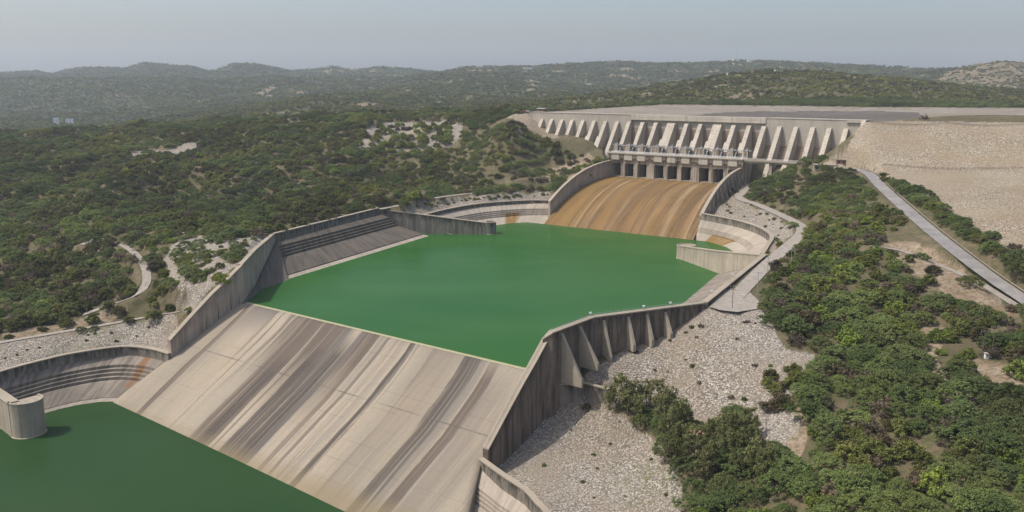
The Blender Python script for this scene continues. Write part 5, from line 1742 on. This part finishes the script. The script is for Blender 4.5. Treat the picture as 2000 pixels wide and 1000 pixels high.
# railing on the rim of the right walls
m = MB(); line = dens_line(list(reversed(w_train_r)) + w_end_r[1:], 3)
O = offset_line(line, -0.9)
re_ = empty('rim_railing', (line[20][0], line[20][1], line[20][2]), 'thin steel railing along the rim of the dark right walls', 'railing')
for i in range(len(line) - 1):
    a, b = (O[i][0], O[i][1], line[i][2] + .5), (O[i + 1][0], O[i + 1][1], line[i + 1][2] + .5)
    m.tube((a[0], a[1], a[2] + 1.0), (b[0], b[1], b[2] + 1.0), .05, n=4); m.tube((a[0], a[1], a[2] + .5), (b[0], b[1], b[2] + .5), .04, n=4)
    m.tube(a, (a[0], a[1], a[2] + 1.0), .05, n=4)
m.build('rail', M['steel'], re_)

# distant settlement, masts
def mast(px, py, Yd, h, label):
    p = unY(px, py, Yd); z = float(height([p[0]], [Yd])[0])
    e = empty('radio_mast', (p[0], Yd, z), label, 'mast')
    m = MB(); m.tube((p[0], Yd, z - 1), (p[0], Yd, z + h), 1.1, .5, 4); m.build('lattice', M['steel'], e)
    for q in (.6, .85):
        m = MB(); m.box(p[0] - 1.6, p[0] + 1.6, Yd - 1.4, Yd + 1.4, z + h * q, z + h * q + 2); m.build('antenna', M['white'], e)


mast(1439, 128, 4300, 75, 'tall radio mast on the far ridge right of centre')
mast(966, 140, 4100, 45, 'white mast beside the red earth patch on the far ridge')
mast(984, 138, 4100, 28, 'short white mast right of the taller one on the far ridge')
far_b = [(1520, 139, 1740, 14, 'white cube house at the top of the hill behind the dam', 'white', 'white'), (1565, 141, 1730, 18, 'brown house with dark roof on the hilltop behind the dam', 'soil_wall', 'black'),
         (1424, 146, 1760, 9, 'white shed at the left end of the hilltop behind the dam', 'white', 'conc_pale'), (1605, 142, 1740, 12, 'low house with blue roof on the hilltop behind the dam', 'plaster', 'blue'),
         (1480, 142, 1750, 22, 'long low house half hidden by hilltop trees behind the dam', 'soil_wall', 'conc_pale'),
         (1030, 147, 3900, 40, 'pale long house below the far ridge in the middle', 'white', 'conc_pale'), (1437, 130, 4300, 30, 'white house at the foot of the radio mast', 'white', 'white'), (1465, 130, 4300, 30, 'white house right of the radio mast on the far ridge', 'white', 'white'),
         (111, 252, 2250, 12, 'tall narrow white house in the valley at the left', 'white', 'blue'), (137, 251, 2280, 16, 'white house right of the tall one in the left valley', 'white', 'blue'), (152, 251, 2280, 20, 'low pale blue house in the left valley', 'blue', 'white')]
for px, py, Yd, w_, lab, wm, rm in far_b:
    p = unY(px, py, Yd); z = float(height([p[0]], [Yd])[0])
    hh = 4.0 * Yd / 1750 if 'tall' not in lab else 17
    box_building('house', p[0], Yd, z, w_, w_ * .6, hh, wm, rm, lab, .4, 0.1, 2, .6, 'house')

# ------------------------------------------------------------------ light, sky, air
SUN_EL = math.radians(57)
sh = np.array([-0.99, -0.12]); sh /= np.linalg.norm(sh)
sd = Vector((sh[0] * math.cos(SUN_EL), sh[1] * math.cos(SUN_EL), math.sin(SUN_EL)))
sl = bpy.data.lights.new('sun', 'SUN'); sl.energy = 3.1; sl.angle = math.radians(0.53); sl.color = (1, 0.955, 0.88)
so = bpy.data.objects.new('sun', sl); col.objects.link(so)
so.rotation_euler = sd.to_track_quat('Z', 'Y').to_euler()
so.location = (0, 0, 500)
wd = bpy.data.worlds.new('World'); scene.world = wd; wd.use_nodes = True
nt_ = wd.node_tree
sky = nt_.nodes.new('ShaderNodeTexSky'); sky.sky_type = 'NISHITA'; sky.sun_disc = False
sky.sun_elevation = SUN_EL
sky.sun_rotation = math.atan2(sh[0], sh[1])
sky.altitude = 400; sky.air_density = 1.0; sky.dust_density = 5.0; sky.ozone_density = 1.0
bg = nt_.nodes['Background']; bg.inputs['Strength'].default_value = 0.15
nt_.links.new(sky.outputs[0], bg.inputs['Color'])
m = MB(); m.box(-16500, 16500, -300, 13500, -75, 620)
hm = bpy.data.materials.new('haze_air'); hm.use_nodes = True
for n_ in list(hm.node_tree.nodes):
    if n_.type != 'OUTPUT_MATERIAL': hm.node_tree.nodes.remove(n_)
pv = hm.node_tree.nodes.new('ShaderNodeVolumePrincipled')
pv.inputs['Color'].default_value = (0.80, 0.87, 0.97, 1); pv.inputs['Density'].default_value = 0.000075
pv.inputs['Anisotropy'].default_value = 0.2
hm.node_tree.links.new(pv.outputs[0], hm.node_tree.nodes['Material Output'].inputs['Volume'])
hz = m.build('haze', hm); tag(hz, kind='stuff')
hz.display_type = 'WIRE'
scene.view_settings.view_transform = 'Standard'; scene.view_settings.look = 'None'
scene.view_settings.exposure = 0.2; scene.view_settings.gamma = 1.0
scene.render.engine = 'CYCLES'
scene.cycles.max_bounces = 6; scene.cycles.diffuse_bounces = 3; scene.cycles.transparent_max_bounces = 4
scene.cycles.volume_bounces = 1
scene.cycles.use_denoising = True
